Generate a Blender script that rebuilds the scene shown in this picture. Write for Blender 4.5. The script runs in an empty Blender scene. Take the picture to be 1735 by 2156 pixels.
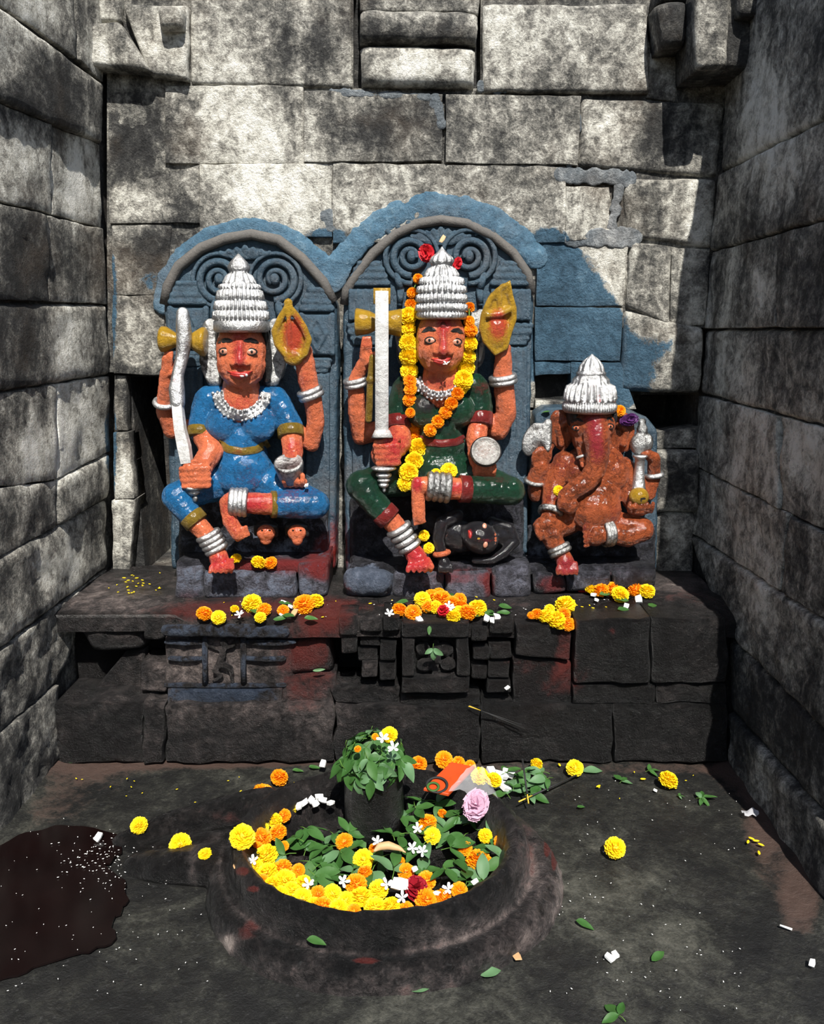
import bpy, bmesh, math, random
import numpy as np
from mathutils import Vector, Matrix, noise
from mathutils.bvhtree import BVHTree

# ------------------------------------------------------------------ camera, sky, sun, exposure
scene = bpy.context.scene
COL = scene.collection
R = math.radians
F, CX, CY, PITCH, H = 1735.0, 867.5, 1078.0, R(12.6), 1.5
cam_d = bpy.data.cameras.new('camera')
cam_d.sensor_fit = 'HORIZONTAL'; cam_d.sensor_width = 36.0; cam_d.lens = 36.0
cam = bpy.data.objects.new('camera', cam_d); COL.objects.link(cam)
cam.location = (0, 0, H); cam.rotation_euler = (R(90) - PITCH, 0, 0)
scene.camera = cam

SUN_DIR = Vector((0.15, -1.0, 1.28)).normalized()
world = bpy.data.worlds.new('sky'); scene.world = world; world.use_nodes = True
wn = world.node_tree.nodes; wl = world.node_tree.links
sky = wn.new('ShaderNodeTexSky'); sky.sky_type = 'NISHITA'; sky.sun_disc = False
sky.sun_elevation = math.asin(SUN_DIR.z); sky.sun_rotation = math.atan2(SUN_DIR.x, SUN_DIR.y)
bg = wn['Background']; bg.inputs['Strength'].default_value = 0.12
wl.new(sky.outputs[0], bg.inputs['Color'])
sun_d = bpy.data.lights.new('sun', 'SUN'); sun_d.energy = 8.2; sun_d.angle = R(0.53); sun_d.color = (1.0, 0.965, 0.90)
sun = bpy.data.objects.new('sun', sun_d); COL.objects.link(sun)
sun.rotation_euler = SUN_DIR.to_track_quat('Z', 'Y').to_euler(); sun.location = SUN_DIR * 8
vs = scene.view_settings
vs.view_transform = 'Standard'; vs.look = 'None'; vs.exposure = 0.0; vs.gamma = 1.0; vs.use_curve_mapping = False

# ------------------------------------------------------------------ projection helpers (photo measurements to metres)
CP, SP = math.cos(PITCH), math.sin(PITCH)
CAM = Vector((0, 0, H))
def ray(px, py):
    u = (px - CX) / F; v = (CY - py) / F
    return Vector((u, CP + v * SP, -SP + v * CP))
def P(px, py, Y):
    d = ray(px, py); return CAM + d * (Y / d.y)
def PZ(px, py, z):
    d = ray(px, py); return CAM + d * ((z - H) / d.z)
def PX(px, py, X0, k=0.0):           # plane  X + k*z = X0
    d = ray(px, py); return CAM + d * ((X0 - k * H) / (d.x + k * d.z))
def S(px, py, Y):                    # metres in one photo pixel at that depth
    return Y / ray(px, py).y / F
def project(co):                     # Nx3 world -> Nx2 photo pixel
    x = co[:, 0]; y = co[:, 1]; z = co[:, 2] - H
    dep = np.maximum(y * CP - z * SP, 0.05); up = y * SP + z * CP
    return np.stack([CX + F * x / dep, CY - F * up / dep], 1)

# ------------------------------------------------------------------ object helpers
ORG = {}
SCR = bpy.data.scenes.new('scratch')          # scratch scene: voxel-remeshing only, removed at the end
def finish(o, parent):
    COL.objects.link(o)
    if parent is not None:
        o.parent = parent
    return o
def tag(o, label=None, cat=None, group=None, kind=None):
    if label: o['label'] = label
    if cat: o['category'] = cat
    if group: o['group'] = group
    if kind: o['kind'] = kind
    return o
def thing(name, label, cat, loc, group=None):
    o = bpy.data.objects.new(name, None); COL.objects.link(o); o.location = loc
    o.empty_display_size = 0.05
    ORG[o.name] = Vector(loc); return tag(o, label, cat, group)

def nz(p, s):
    return noise.noise(Vector((p[0] * s, p[1] * s, p[2] * s)))

class MB:
    def __init__(self): self.v = []; self.f = []
    def add(self, vs_, fs_):
        n = len(self.v); self.v += [Vector(a) for a in vs_]; self.f += [tuple(i + n for i in q) for q in fs_]
    # ---- world-space primitives
    def ellw(self, c, ax, ay, az, nu=16, nv=10):
        vs_ = [c + az]; fs_ = []
        for j in range(1, nv):
            t = math.pi * j / nv
            for i in range(nu):
                a = 2 * math.pi * i / nu
                vs_.append(c + ax * (math.sin(t) * math.cos(a)) + ay * (math.sin(t) * math.sin(a)) + az * math.cos(t))
        vs_.append(c - az); L = len(vs_) - 1
        for i in range(nu):
            fs_.append((0, 1 + i, 1 + (i + 1) % nu))
            for j in range(nv - 2):
                a = 1 + j * nu; fs_.append((a + i, a + nu + i, a + nu + (i + 1) % nu, a + (i + 1) % nu))
            a = 1 + (nv - 2) * nu; fs_.append((a + i, L, a + (i + 1) % nu))
        self.add(vs_, fs_); return self
    def lathew(self, a, b, prof, n=20, flute=None):      # prof: (t along a-b, radius[, nflutes, depth])
        d = (b - a); L = d.length; d = d / L
        x = d.orthogonal().normalized(); y = d.cross(x)
        vs_ = []; fs_ = []
        for q in prof:
            t, r = q[0], q[1]
            for i in range(n):
                ang = 2 * math.pi * i / n; rr = r
                if len(q) > 3: rr = r + q[3] * math.cos(q[2] * ang)
                vs_.append(a + d * (L * t) + (x * math.cos(ang) + y * math.sin(ang)) * rr)
        m = len(prof)
        for j in range(m - 1):
            for i in range(n):
                fs_.append((j * n + i, j * n + (i + 1) % n, (j + 1) * n + (i + 1) % n, (j + 1) * n + i))
        vs_.append(a + d * (L * prof[0][0])); vs_.append(a + d * (L * prof[-1][0])); k = len(vs_)
        for i in range(n):
            fs_.append((k - 2, (i + 1) % n, i)); fs_.append((k - 1, (m - 1) * n + i, (m - 1) * n + (i + 1) % n))
        self.add(vs_, fs_); return self
    def tubew(self, pts, rad, n=8, close=False):
        pts = [Vector(p) for p in pts]; m = len(pts)
        rad = rad if isinstance(rad, (list, tuple)) else [rad] * m
        vs_ = []; fs_ = []; up = None
        for j in range(m):
            if close: t = pts[(j + 1) % m] - pts[j - 1]
            else: t = pts[min(j + 1, m - 1)] - pts[max(j - 1, 0)]
            t.normalize()
            if up is None: up = t.orthogonal().normalized()
            up = (up - t * up.dot(t)).normalized(); sd = t.cross(up)
            for i in range(n):
                a = 2 * math.pi * i / n
                vs_.append(pts[j] + (up * math.cos(a) + sd * math.sin(a)) * rad[j])
        for j in range(m if close else m - 1):
            k = (j + 1) % m
            for i in range(n):
                fs_.append((j * n + i, j * n + (i + 1) % n, k * n + (i + 1) % n, k * n + i))
        if not close:
            fs_.append(tuple(range(n - 1, -1, -1))); fs_.append(tuple((m - 1) * n + i for i in range(n)))
        self.add(vs_, fs_); return self
    def limbw(self, pts, n=12):                         # [(Vector, radius)] round-jointed tapered chain
        for p, r in pts:
            self.ellw(p, Vector((r, 0, 0)), Vector((0, r, 0)), Vector((0, 0, r)), n, 8)
        for (a, ra), (b, rb) in zip(pts, pts[1:]):
            if (b - a).length > 1e-5: self.lathew(a, b, [(0, ra), (1, rb)], n)
        return self
    def ring(self, c, axis, Rr, r, n=24, m=8, flat=1.0):
        axis = Vector(axis).normalized(); x = axis.orthogonal().normalized(); y = axis.cross(x)
        vs_ = []; fs_ = []
        for i in range(n):
            a = 2 * math.pi * i / n; o = x * math.cos(a) + y * math.sin(a)
            for j in range(m):
                b = 2 * math.pi * j / m
                vs_.append(c + o * (Rr + r * math.cos(b)) + axis * (r * flat * math.sin(b)))
        for i in range(n):
            for j in range(m):
                fs_.append((i * m + j, ((i + 1) % n) * m + j, ((i + 1) % n) * m + (j + 1) % m, i * m + (j + 1) % m))
        self.add(vs_, fs_); return self
    def prismw(self, front, back, bev=0.0):             # two rings of equal length, front ring chamfered
        n = len(front); c = sum(front, Vector()) / n
        rings = [list(back), list(front)]
        if bev:
            d = (sum(back, Vector()) / n - c).normalized()
            rings[1] = [p + d * bev for p in front]
            rings.append([p + (c - p).normalized() * bev for p in front])
        vs_ = [p for r_ in rings for p in r_]; fs_ = []
        for k in range(len(rings) - 1):
            for i in range(n):
                fs_.append((k * n + i, k * n + (i + 1) % n, (k + 1) * n + (i + 1) % n, (k + 1) * n + i))
        fs_.append(tuple(range(n - 1, -1, -1))); fs_.append(tuple((len(rings) - 1) * n + i for i in range(n)))
        self.add(vs_, fs_); return self
    # ---- photo-measured primitives (pixels at a stated depth, turned into metres)
    def ell(self, px, py, Y, rx, rz, rd=None, rot=0):
        s = S(px, py, Y); rd = rd if rd is not None else (rx + rz) / 2; a = R(rot)
        return self.ellw(P(px, py, Y), Vector((math.cos(a), 0, -math.sin(a))) * rx * s, Vector((0, rd * s, 0)), Vector((math.sin(a), 0, math.cos(a))) * rz * s)
    def limb(self, *pts, n=12):
        return self.limbw([(P(x, y, Y), r * S(x, y, Y)) for x, y, Y, r in pts], n)
    def tube(self, pts, r, Y=None, n=8, close=False):
        if Y is not None: pts = [(x, y, Y) for x, y in pts]
        s = S(pts[0][0], pts[0][1], pts[0][2])
        rr = [q * s for q in r] if isinstance(r, (list, tuple)) else r * s
        return self.tubew([P(*p) for p in pts], rr, n, close)
    def pbox(self, x0, y0, x1, y1, Y, depth, bev=0.006):
        fr = [P(x0, y0, Y), P(x1, y0, Y), P(x1, y1, Y), P(x0, y1, Y)]
        return self.prismw(fr, [p + Vector((0, depth, 0)) for p in fr], bev)
    def lathe(self, px, Y, prof, n=48):                  # vertical axis; prof (py, r_px[, nflute, depth_px])
        s = S(px, prof[len(prof) // 2][0], Y); x = P(px, prof[len(prof) // 2][0], Y).x
        zs = [P(px, q[0], Y).z for q in prof]; a = Vector((x, Y, zs[0])); b = Vector((x, Y, zs[-1])); L = zs[-1] - zs[0]
        return self.lathew(a, b, [((z - zs[0]) / L, q[1] * s) + ((q[2], q[3] * s) if len(q) > 3 else ()) for z, q in zip(zs, prof)], n)
    def build(self, name, mat, parent=None, remesh=None, smooth_it=6, smooth=True, tint=None, rough=0.0, loc=None, noise_s=30):
        root = ORG[parent.name] if parent is not None else (Vector(loc) if loc is not None else Vector())
        me = bpy.data.meshes.new(name)
        me.from_pydata([tuple(p - root) for p in self.v], [], self.f); me.update()
        o = bpy.data.objects.new(name, me)
        if parent is None: o.location = root
        bm = bmesh.new(); bm.from_mesh(me); bmesh.ops.recalc_face_normals(bm, faces=bm.faces); bm.to_mesh(me); bm.free()
        if remesh:
            m = o.modifiers.new('r', 'REMESH'); m.mode = 'VOXEL'; m.voxel_size = remesh
            if smooth_it:
                sm = o.modifiers.new('s', 'SMOOTH'); sm.factor = 0.5; sm.iterations = smooth_it
            SCR.collection.objects.link(o); SCR.view_layers[0].update(); dg = SCR.view_layers[0].depsgraph
            me2 = bpy.data.meshes.new_from_object(o.evaluated_get(dg)); SCR.collection.objects.unlink(o); o.modifiers.clear(); o.data = me2
            bpy.data.meshes.remove(me); me = me2; me.name = name
        if rough:
            nv = len(me.vertices); co = np.empty(nv * 3, np.float32); no = np.empty(nv * 3, np.float32)
            me.vertices.foreach_get('co', co); me.vertices.foreach_get('normal', no); ro = (root.x, root.y, root.z)
            h = np.array([noise.noise(Vector((a + ro[0], b_ + ro[1], c + ro[2])) * noise_s) + 0.6 * noise.noise(Vector((a + ro[0], b_ + ro[1], c + ro[2])) * (noise_s * 2.7)) for a, b_, c in co.reshape(-1, 3).tolist()], np.float32)
            me.vertices.foreach_set('co', (co.reshape(-1, 3) + no.reshape(-1, 3) * (rough * h)[:, None]).ravel()); me.update()
        finish(o, parent); ORG[o.name] = root
        if smooth: me.shade_smooth()
        me.materials.clear(); me.materials.append(mat)
        if tint is not None: paint(o, *tint)
        return o

def paint(o, base, blobs=(), jitter=0.0):
    """colour attribute 'tint': paint, plaster, stain and painted-light amounts; blobs = (px, py, rx, ry, channel, amount)"""
    me = o.data; n = len(me.vertices); co = np.empty(n * 3, np.float32); me.vertices.foreach_get('co', co)
    co = co.reshape(-1, 3) + np.array(ORG[o.name], np.float32); q = project(co)
    out = np.tile(np.array(list(base) + [1.0], np.float32), (n, 1))
    if jitter: out[:, 0] += jitter
    for b in blobs:
        d = ((q[:, 0] - b[0]) / b[2]) ** 2 + ((q[:, 1] - b[1]) / b[3]) ** 2
        out[:, b[4]] += b[5] * (0.5 * np.exp(-d ** 2 * 0.7) + 0.5 * np.exp(-d))
    out = np.clip(out, 0, 1)
    at = me.color_attributes.new('tint', 'FLOAT_COLOR', 'POINT'); at.data.foreach_set('color', out.ravel())

# ------------------------------------------------------------------ materials
class NT:
    def __init__(self, name):
        self.m = bpy.data.materials.new(name); self.m.use_nodes = True
        self.t = self.m.node_tree; self.b = self.t.nodes['Principled BSDF']
        self.pos = self.t.nodes.new('ShaderNodeNewGeometry').outputs['Position']
        self.attr = None
    def n(self, k): return self.t.nodes.new(k)
    def l(self, a, b): self.t.links.new(a, b)
    def inp(self, s, v):
        if hasattr(v, 'is_linked') or isinstance(v, bpy.types.NodeSocket): self.l(v, s)
        else: s.default_value = v
    def noise(self, scale, detail=6, rough=0.6, stretch=None, dist=0.0):
        t = self.n('ShaderNodeTexNoise'); t.inputs['Scale'].default_value = scale; t.inputs['Detail'].default_value = detail
        t.inputs['Roughness'].default_value = rough; t.inputs['Distortion'].default_value = dist
        if stretch:
            mp = self.n('ShaderNodeMapping'); mp.inputs['Scale'].default_value = stretch; self.l(self.pos, mp.inputs[0]); self.l(mp.outputs[0], t.inputs[0])
        else: self.l(self.pos, t.inputs[0])
        return t.outputs[0]
    def math(self, op, a, b=0.0, clamp=False):
        t = self.n('ShaderNodeMath'); t.operation = op; t.use_clamp = clamp
        self.inp(t.inputs[0], a); self.inp(t.inputs[1], b); return t.outputs[0]
    def add(self, a, b): return self.math('ADD', a, b)
    def mul(self, a, b): return self.math('MULTIPLY', a, b)
    def ctr(self, a, k): return self.mul(self.math('SUBTRACT', a, 0.5), k)     # (a-.5)*k
    def step(self, a, lo, hi):
        t = self.n('ShaderNodeMapRange'); t.interpolation_type = 'SMOOTHSTEP'
        self.inp(t.inputs[0], a); t.inputs[1].default_value = lo; t.inputs[2].default_value = hi; return t.outputs[0]
    def ramp(self, a, stops):
        t = self.n('ShaderNodeValToRGB'); e = t.color_ramp.elements
        while len(e) < len(stops): e.new(0.5)
        for k, (p, c) in zip(e, stops): k.position = p; k.color = (*c, 1)
        self.l(a, t.inputs[0]); return t.outputs[0]
    def mix(self, f, a, b):
        t = self.n('ShaderNodeMix'); t.data_type = 'RGBA'
        self.inp(t.inputs[0], f)
        for s, v in ((t.inputs[6], a), (t.inputs[7], b)):
            if isinstance(v, (tuple, list)): s.default_value = (*v, 1)
            else: self.l(v, s)
        return t.outputs[2]
    def tint(self):
        if self.attr is None:
            a = self.n('ShaderNodeAttribute'); a.attribute_name = 'tint'; s = self.n('ShaderNodeSeparateColor'); self.l(a.outputs['Color'], s.inputs[0]); self.attr = s
        return self.attr.outputs
    def bump(self, h, strength, dist=0.01):
        t = self.n('ShaderNodeBump'); t.inputs['Strength'].default_value = strength; t.inputs['Distance'].default_value = dist
        self.l(h, t.inputs['Height']); self.l(t.outputs[0], self.b.inputs['Normal'])
    def out(self, col=None, rough=0.6, metal=0.0, spec=0.5):
        if col is not None:
            if isinstance(col, (tuple, list)): self.b.inputs['Base Color'].default_value = (*col, 1)
            else: self.l(col, self.b.inputs['Base Color'])
        self.inp(self.b.inputs['Roughness'], rough); self.b.inputs['Metallic'].default_value = metal
        self.b.inputs['Specular IOR Level'].default_value = spec
        return self.m

BLUE_RAMP = [(0.0, (0.010, 0.022, 0.036)), (0.4, (0.032, 0.072, 0.110)), (0.65, (0.060, 0.125, 0.185)), (0.85, (0.12, 0.20, 0.26)), (1.0, (0.45, 0.52, 0.55))]
def stone_mat(name, stops, rough, k1=1.5, k2=1.35, bump=0.95, red=(0.28, 0.045, 0.03), streak=(1, 1, 0.45), blue_stops=BLUE_RAMP, warmc=(0.22, 0.15, 0.09)):
    t = NT(name); r_, g_, b_ = t.tint()[0], t.tint()[1], t.tint()[2]
    n1 = t.noise(4.5, 10, 0.66, streak, 0.8); n2 = t.noise(26, 9, 0.72, None, 0.4); n3 = t.noise(140, 4, 0.7); n4 = t.noise(70, 3, 0.5)
    w = t.add(r_, t.add(t.ctr(n1, k1), t.add(t.ctr(n2, k2), t.ctr(n3, 0.5))))
    col = t.ramp(w, stops)
    warm = t.noise(3.2, 5, 0.6); col = t.mix(t.mul(t.step(warm, 0.5, 0.75), 0.35), col, t.mix(0.6, col, warmc))
    spk = t.step(n4, 0.66, 0.72); col = t.mix(t.mul(spk, 0.5), col, (0.04, 0.04, 0.04))
    rm = t.step(t.add(b_, t.add(t.ctr(n2, 0.8), t.ctr(n1, 0.7))), 0.26, 0.60); col = t.mix(rm, col, t.mix(n2, red, tuple(c * 0.35 for c in red)))
    bm_ = t.step(t.add(g_, t.add(t.ctr(n2, 0.75), t.ctr(n1, 0.45))), 0.44, 0.56)
    col = t.mix(bm_, col, t.ramp(t.add(0.5, t.add(t.ctr(n2, 1.1), t.add(t.ctr(n1, 1.1), t.ctr(n3, 0.6)))), blue_stops))
    rgh = t.mix(bm_, (rough,) * 3, (0.38,) * 3)
    t.bump(t.add(t.mul(n2, 1.0), t.add(t.mul(n3, 0.35), t.mul(t.noise(55, 6, 0.7), 0.5))), bump, 0.018)
    sep = t.n('ShaderNodeSeparateColor'); t.l(rgh, sep.inputs[0])
    return t.out(col, sep.outputs[0], 0, 0.4)

WALL = stone_mat('weathered_limewashed_stone', [(0.0, (0.012, 0.012, 0.012)), (0.26, (0.045, 0.044, 0.042)), (0.42, (0.14, 0.135, 0.12)), (0.56, (0.30, 0.285, 0.25)), (0.74, (0.62, 0.60, 0.53)), (0.92, (0.86, 0.84, 0.77))], 0.88)
DARK = stone_mat('oiled_black_stone', [(0.0, (0.0015, 0.0015, 0.0015)), (0.26, (0.0045, 0.0042, 0.0042)), (0.45, (0.017, 0.0145, 0.014)), (0.62, (0.050, 0.041, 0.039)), (0.8, (0.125, 0.10, 0.092)), (1.0, (0.25, 0.21, 0.19))], 0.30, 1.1, 1.2, 1.0, (0.115, 0.020, 0.016), (1, 1, 1), warmc=(0.016, 0.009, 0.008), blue_stops=[(0.0, (0.004, 0.006, 0.012)), (0.5, (0.018, 0.026, 0.042)), (1.0, (0.08, 0.095, 0.125))])
FLOOR = stone_mat('damp_stone_floor', [(0.0, (0.0018, 0.0018, 0.0018)), (0.28, (0.005, 0.005, 0.0045)), (0.45, (0.014, 0.014, 0.0115)), (0.62, (0.036, 0.036, 0.029)), (0.8, (0.072, 0.070, 0.057)), (1.0, (0.12, 0.115, 0.095))], 0.55, 1.3, 0.9, 0.5, (0.078, 0.048, 0.038), (1, 1, 1), warmc=(0.018, 0.014, 0.010))
SLABM = stone_mat('blue_painted_carved_stone', [(0.0, (0.008, 0.012, 0.018)), (0.4, (0.028, 0.050, 0.072)), (0.7, (0.052, 0.095, 0.130)), (1.0, (0.13, 0.19, 0.23))], 0.24, 0.5, 0.7, 0.6, (0.22, 0.022, 0.016), (1, 1, 1))
BASEM = stone_mat('speckled_blue_black_stone', [(0.0, (0.004, 0.004, 0.005)), (0.3, (0.015, 0.015, 0.019)), (0.5, (0.05, 0.05, 0.062)), (0.7, (0.12, 0.12, 0.15)), (1.0, (0.26, 0.26, 0.31))], 0.28, 0.9, 1.5, 1.0, (0.19, 0.024, 0.024), (1, 1, 1), warmc=(0.05, 0.022, 0.022), blue_stops=[(0.0, (0.008, 0.012, 0.022)), (0.5, (0.06, 0.075, 0.105)), (1.0, (0.20, 0.22, 0.28))])
DUST = stone_mat('dusty_rim_paint', [(0.0, (0.03, 0.035, 0.04)), (0.5, (0.105, 0.098, 0.090)), (1.0, (0.20, 0.18, 0.16))], 0.8, 0.3, 0.4, 0.4, (0.2, 0.1, 0.07), (1, 1, 1))

def enamel(name, col, dark=0.45, rough=0.36, red=(0.42, 0.016, 0.026), bump=0.75, other=(0.012, 0.010, 0.010), amt=0.6, third=(0.42, 0.25, 0.03)):
    """thick brushed enamel on carved stone; tint.r vermilion powder, tint.g black, tint.b ochre"""
    t = NT(name); r_, g_, b_ = t.tint()[0], t.tint()[1], t.tint()[2]
    n1 = t.noise(13, 7, 0.65); n2 = t.noise(75, 7, 0.75, None, 0.8); n3 = t.noise(240, 4, 0.7)
    c = t.mix(t.mul(t.step(t.add(n1, t.add(t.ctr(n2, 0.9), t.ctr(n3, 0.5))), 0.40, 0.66), amt), col, tuple(q * dark for q in col))
    c = t.mix(t.mul(t.step(n3, 0.56, 0.70), 0.3), c, tuple(min(1, q * 1.6 + 0.015) for q in col))
    nn = t.add(t.ctr(n2, 1.3), t.add(t.ctr(n3, 1.1), t.ctr(n1, 0.6)))
    c = t.mix(t.step(t.add(b_, t.mul(nn, 0.25)), 0.45, 0.55), c, third)
    c = t.mix(t.mul(t.step(t.add(r_, nn), 0.15, 1.0), 0.95), c, red)
    c = t.mix(t.step(t.add(g_, t.mul(nn, 0.2)), 0.42, 0.58), c, other)
    t.bump(t.add(t.mul(n2, 1.0), t.add(t.mul(n3, 0.3), t.mul(t.noise(28, 4, 0.6), 1.2))), bump, 0.022)
    bb_ = t.n('ShaderNodeBump'); bb_.inputs['Strength'].default_value = 0.18; bb_.inputs['Distance'].default_value = 0.012; t.l(n2, bb_.inputs['Height']); t.l(bb_.outputs[0], t.b.inputs['Coat Normal'])
    t.b.inputs['Coat Weight'].default_value = 0.38; t.b.inputs['Coat Roughness'].default_value = 0.10
    return t.out(c, rough, 0, 0.35)
SKIN = enamel('orange_enamel', (0.68, 0.165, 0.068), 0.38, 0.26, amt=0.5)
SKING = enamel('brown_orange_enamel', (0.42, 0.096, 0.032), 0.2, 0.30, (0.32, 0.022, 0.035), 0.9, amt=0.85)
BLUEC = enamel('blue_enamel_cloth', (0.010, 0.125, 0.31), 0.25, 0.22, (0.20, 0.02, 0.06))
GREENC = enamel('dark_green_enamel_cloth', (0.0035, 0.036, 0.016), 0.35, 0.22, (0.13, 0.01, 0.013))
YELLOW = enamel('mustard_enamel', (0.44, 0.25, 0.013), 0.5, 0.3, (0.42, 0.04, 0.02))
OCHRE = enamel('ochre_band_enamel', (0.20, 0.125, 0.010), 0.45, 0.36, (0.3, 0.04, 0.02))
CRIMSON = enamel('crimson_band_enamel', (0.17, 0.012, 0.010), 0.5, 0.3)
BLACKP = enamel('black_enamel', (0.012, 0.011, 0.013), 0.5, 0.22)
HAIRM = enamel('black_hair_enamel', (0.008, 0.008, 0.008), 0.5, 0.4)
LIPM = enamel('red_lip_enamel', (0.36, 0.025, 0.02), 0.6, 0.35, bump=0.2)
CUPM = enamel('speckled_white_enamel', (0.44, 0.42, 0.39), 0.35, 0.4, (0.30, 0.16, 0.10), 0.8, third=(0.26, 0.17, 0.11), amt=0.8)
WHITEP = enamel('white_enamel', (0.62, 0.61, 0.59), 0.5, 0.38, (0.4, 0.09, 0.08), 0.5)
EYEW = enamel('eye_white_enamel', (0.44, 0.20, 0.13), 0.9, 0.3, bump=0.1)
def silver_mat(name='silver_paint', dirt=0.55, base=(0.56, 0.56, 0.56)):
    t = NT(name); r_ = t.tint()[0]
    n1 = t.noise(22, 6, 0.65); n2 = t.noise(90, 5, 0.7)
    c = t.mix(t.mul(t.step(t.add(n1, t.ctr(n2, 0.9)), 0.42, 0.72), dirt), base, (0.06, 0.056, 0.052))
    c = t.mix(t.step(t.add(r_, t.ctr(n2, 0.9)), 0.45, 0.75), c, (0.50, 0.05, 0.06))
    t.bump(n2, 0.6, 0.01)
    return t.out(c, 0.30, 0.85, 0.5)
SILVER = silver_mat(); SILVERD = silver_mat('worn_silver_paint', 1.0, (0.40, 0.40, 0.39))

def petal_mat(name, c1, c2, trans=0.25):
    t = NT(name); oi = t.n('ShaderNodeObjectInfo')
    n2 = t.noise(160, 3, 0.6)
    c = t.mix(t.math('ADD', t.mul(oi.outputs['Random'], 0.45), t.mul(n2, 0.5), True), c1, c2)
    m = t.out(c, 0.55, 0, 0.3)
    tr = t.n('ShaderNodeBsdfTranslucent'); t.l(c, tr.inputs[0]); ms = t.n('ShaderNodeMixShader'); ms.inputs[0].default_value = trans
    o = [k for k in t.t.nodes if k.type == 'OUTPUT_MATERIAL'][0]
    t.l(t.b.outputs[0], ms.inputs[1]); t.l(tr.outputs[0], ms.inputs[2]); t.l(ms.outputs[0], o.inputs[0]); return m
MYEL = petal_mat('yellow_marigold_petals', (0.90, 0.60, 0.005), (0.92, 0.72, 0.02))
MORA = petal_mat('orange_marigold_petals', (0.86, 0.25, 0.004), (0.92, 0.38, 0.006))
LEAFM = petal_mat('green_leaf', (0.022, 0.080, 0.014), (0.060, 0.150, 0.035), 0.2)
LEAFP = petal_mat('pale_leaf_underside', (0.085, 0.18, 0.075), (0.11, 0.21, 0.10), 0.2)
CALYX = petal_mat('green_calyx', (0.07, 0.16, 0.02), (0.1, 0.2, 0.03), 0.1)
PETW = petal_mat('white_petals', (0.80, 0.80, 0.76), (0.86, 0.86, 0.84))
COCO = petal_mat('white_coconut_flesh', (0.78, 0.77, 0.73), (0.86, 0.86, 0.84), 0.1)
TAN = petal_mat('tan_dry_husk', (0.42, 0.25, 0.12), (0.55, 0.36, 0.18), 0.05)
PINK = petal_mat('pink_petals', (0.58, 0.33, 0.45), (0.70, 0.50, 0.60))
REDP = petal_mat('dark_red_petals', (0.26, 0.008, 0.02), (0.36, 0.012, 0.02))
REDB = petal_mat('bright_red_petals', (0.48, 0.012, 0.02), (0.58, 0.02, 0.03))
PURP = petal_mat('purple_petals', (0.06, 0.015, 0.09), (0.11, 0.03, 0.14))
STICK = NT('black_incense_stick').out((0.01, 0.01, 0.01), 0.7)
BAMBOO = NT('yellow_bamboo').out((0.55, 0.36, 0.03), 0.6)

# ------------------------------------------------------------------ the setting: walls of separate stones, floor
rng = random.Random(7)
def block(parent, name, quad, nrm, mat, proud=0.0, depth=0.12, bevel=0.0035, amp=0.008, cell=0.03, gap=0.0006, jit=0.005, tint=None):
    """one stone: a rounded, slightly uneven face over the quad (TL, TR, BR, BL) with sides running back into the wall"""
    nrm = Vector(nrm).normalized(); c = sum(quad, Vector()) / 4
    q = [p + (c - p).normalized() * gap for p in quad]
    w = ((q[1] - q[0]).length + (q[2] - q[3]).length) / 2; h = ((q[3] - q[0]).length + (q[2] - q[1]).length) / 2
    bevel = min(bevel, w * 0.3, h * 0.3)
    def params(L):
        n = max(2, int(math.ceil((L - 2 * bevel) / cell))); b = bevel / L
        return [0, b * 0.35] + [b + (1 - 2 * b) * i / n for i in range(n + 1)] + [1 - b * 0.35, 1]
    us, vs_ = params(w), params(h); sd = rng.random() * 50; V = []; Fc = []
    ex = (q[1] - q[0]).normalized(); ey = (q[3] - q[0]).normalized()
    for v in vs_:
        for u in us:
            p = (q[0] * (1 - u) + q[1] * u) * (1 - v) + (q[3] * (1 - u) + q[2] * u) * v
            du = min(u, 1 - u) * w; dv = min(v, 1 - v) * h; d = min(du, dv)
            hh = 0.0
            for e in (du, dv):
                if e < bevel: hh -= bevel * (1 - math.sqrt(max(0, 1 - (1 - e / bevel) ** 2)))
            ed = max(0, 1 - d / (bevel * 1.5 + 1e-6))
            s = Vector((sd, sd, 0)) + p
            p = p + ex * jit * ed * nz(s, 17) + ey * jit * ed * nz(s + Vector((9, 3, 5)), 17)
            V.append(p + nrm * (proud + hh + amp * (nz(s, 9) + 0.5 * nz(s, 24))))
    nu, nv = len(us), len(vs_)
    for j in range(nv - 1):
        for i in range(nu - 1):
            Fc.append((j * nu + i, (j + 1) * nu + i, (j + 1) * nu + i + 1, j * nu + i + 1))
    rim = [i for i in range(nu)] + [j * nu + nu - 1 for j in range(1, nv)] + [(nv - 1) * nu + i for i in range(nu - 2, -1, -1)] + [j * nu for j in range(nv - 2, 0, -1)]
    m = len(V); V += [V[k] - nrm * depth for k in rim]; L = len(rim)
    for i in range(L): Fc.append((rim[i], rim[(i + 1) % L], m + (i + 1) % L, m + i))
    Fc.append(tuple(m + i for i in range(L)))
    b = MB(); b.v = V; b.f = Fc
    o = b.build(name, mat, parent)
    if tint is not None: paint(o, tint[0], tint[1], rng.uniform(-0.07, 0.07))
    return o

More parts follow.
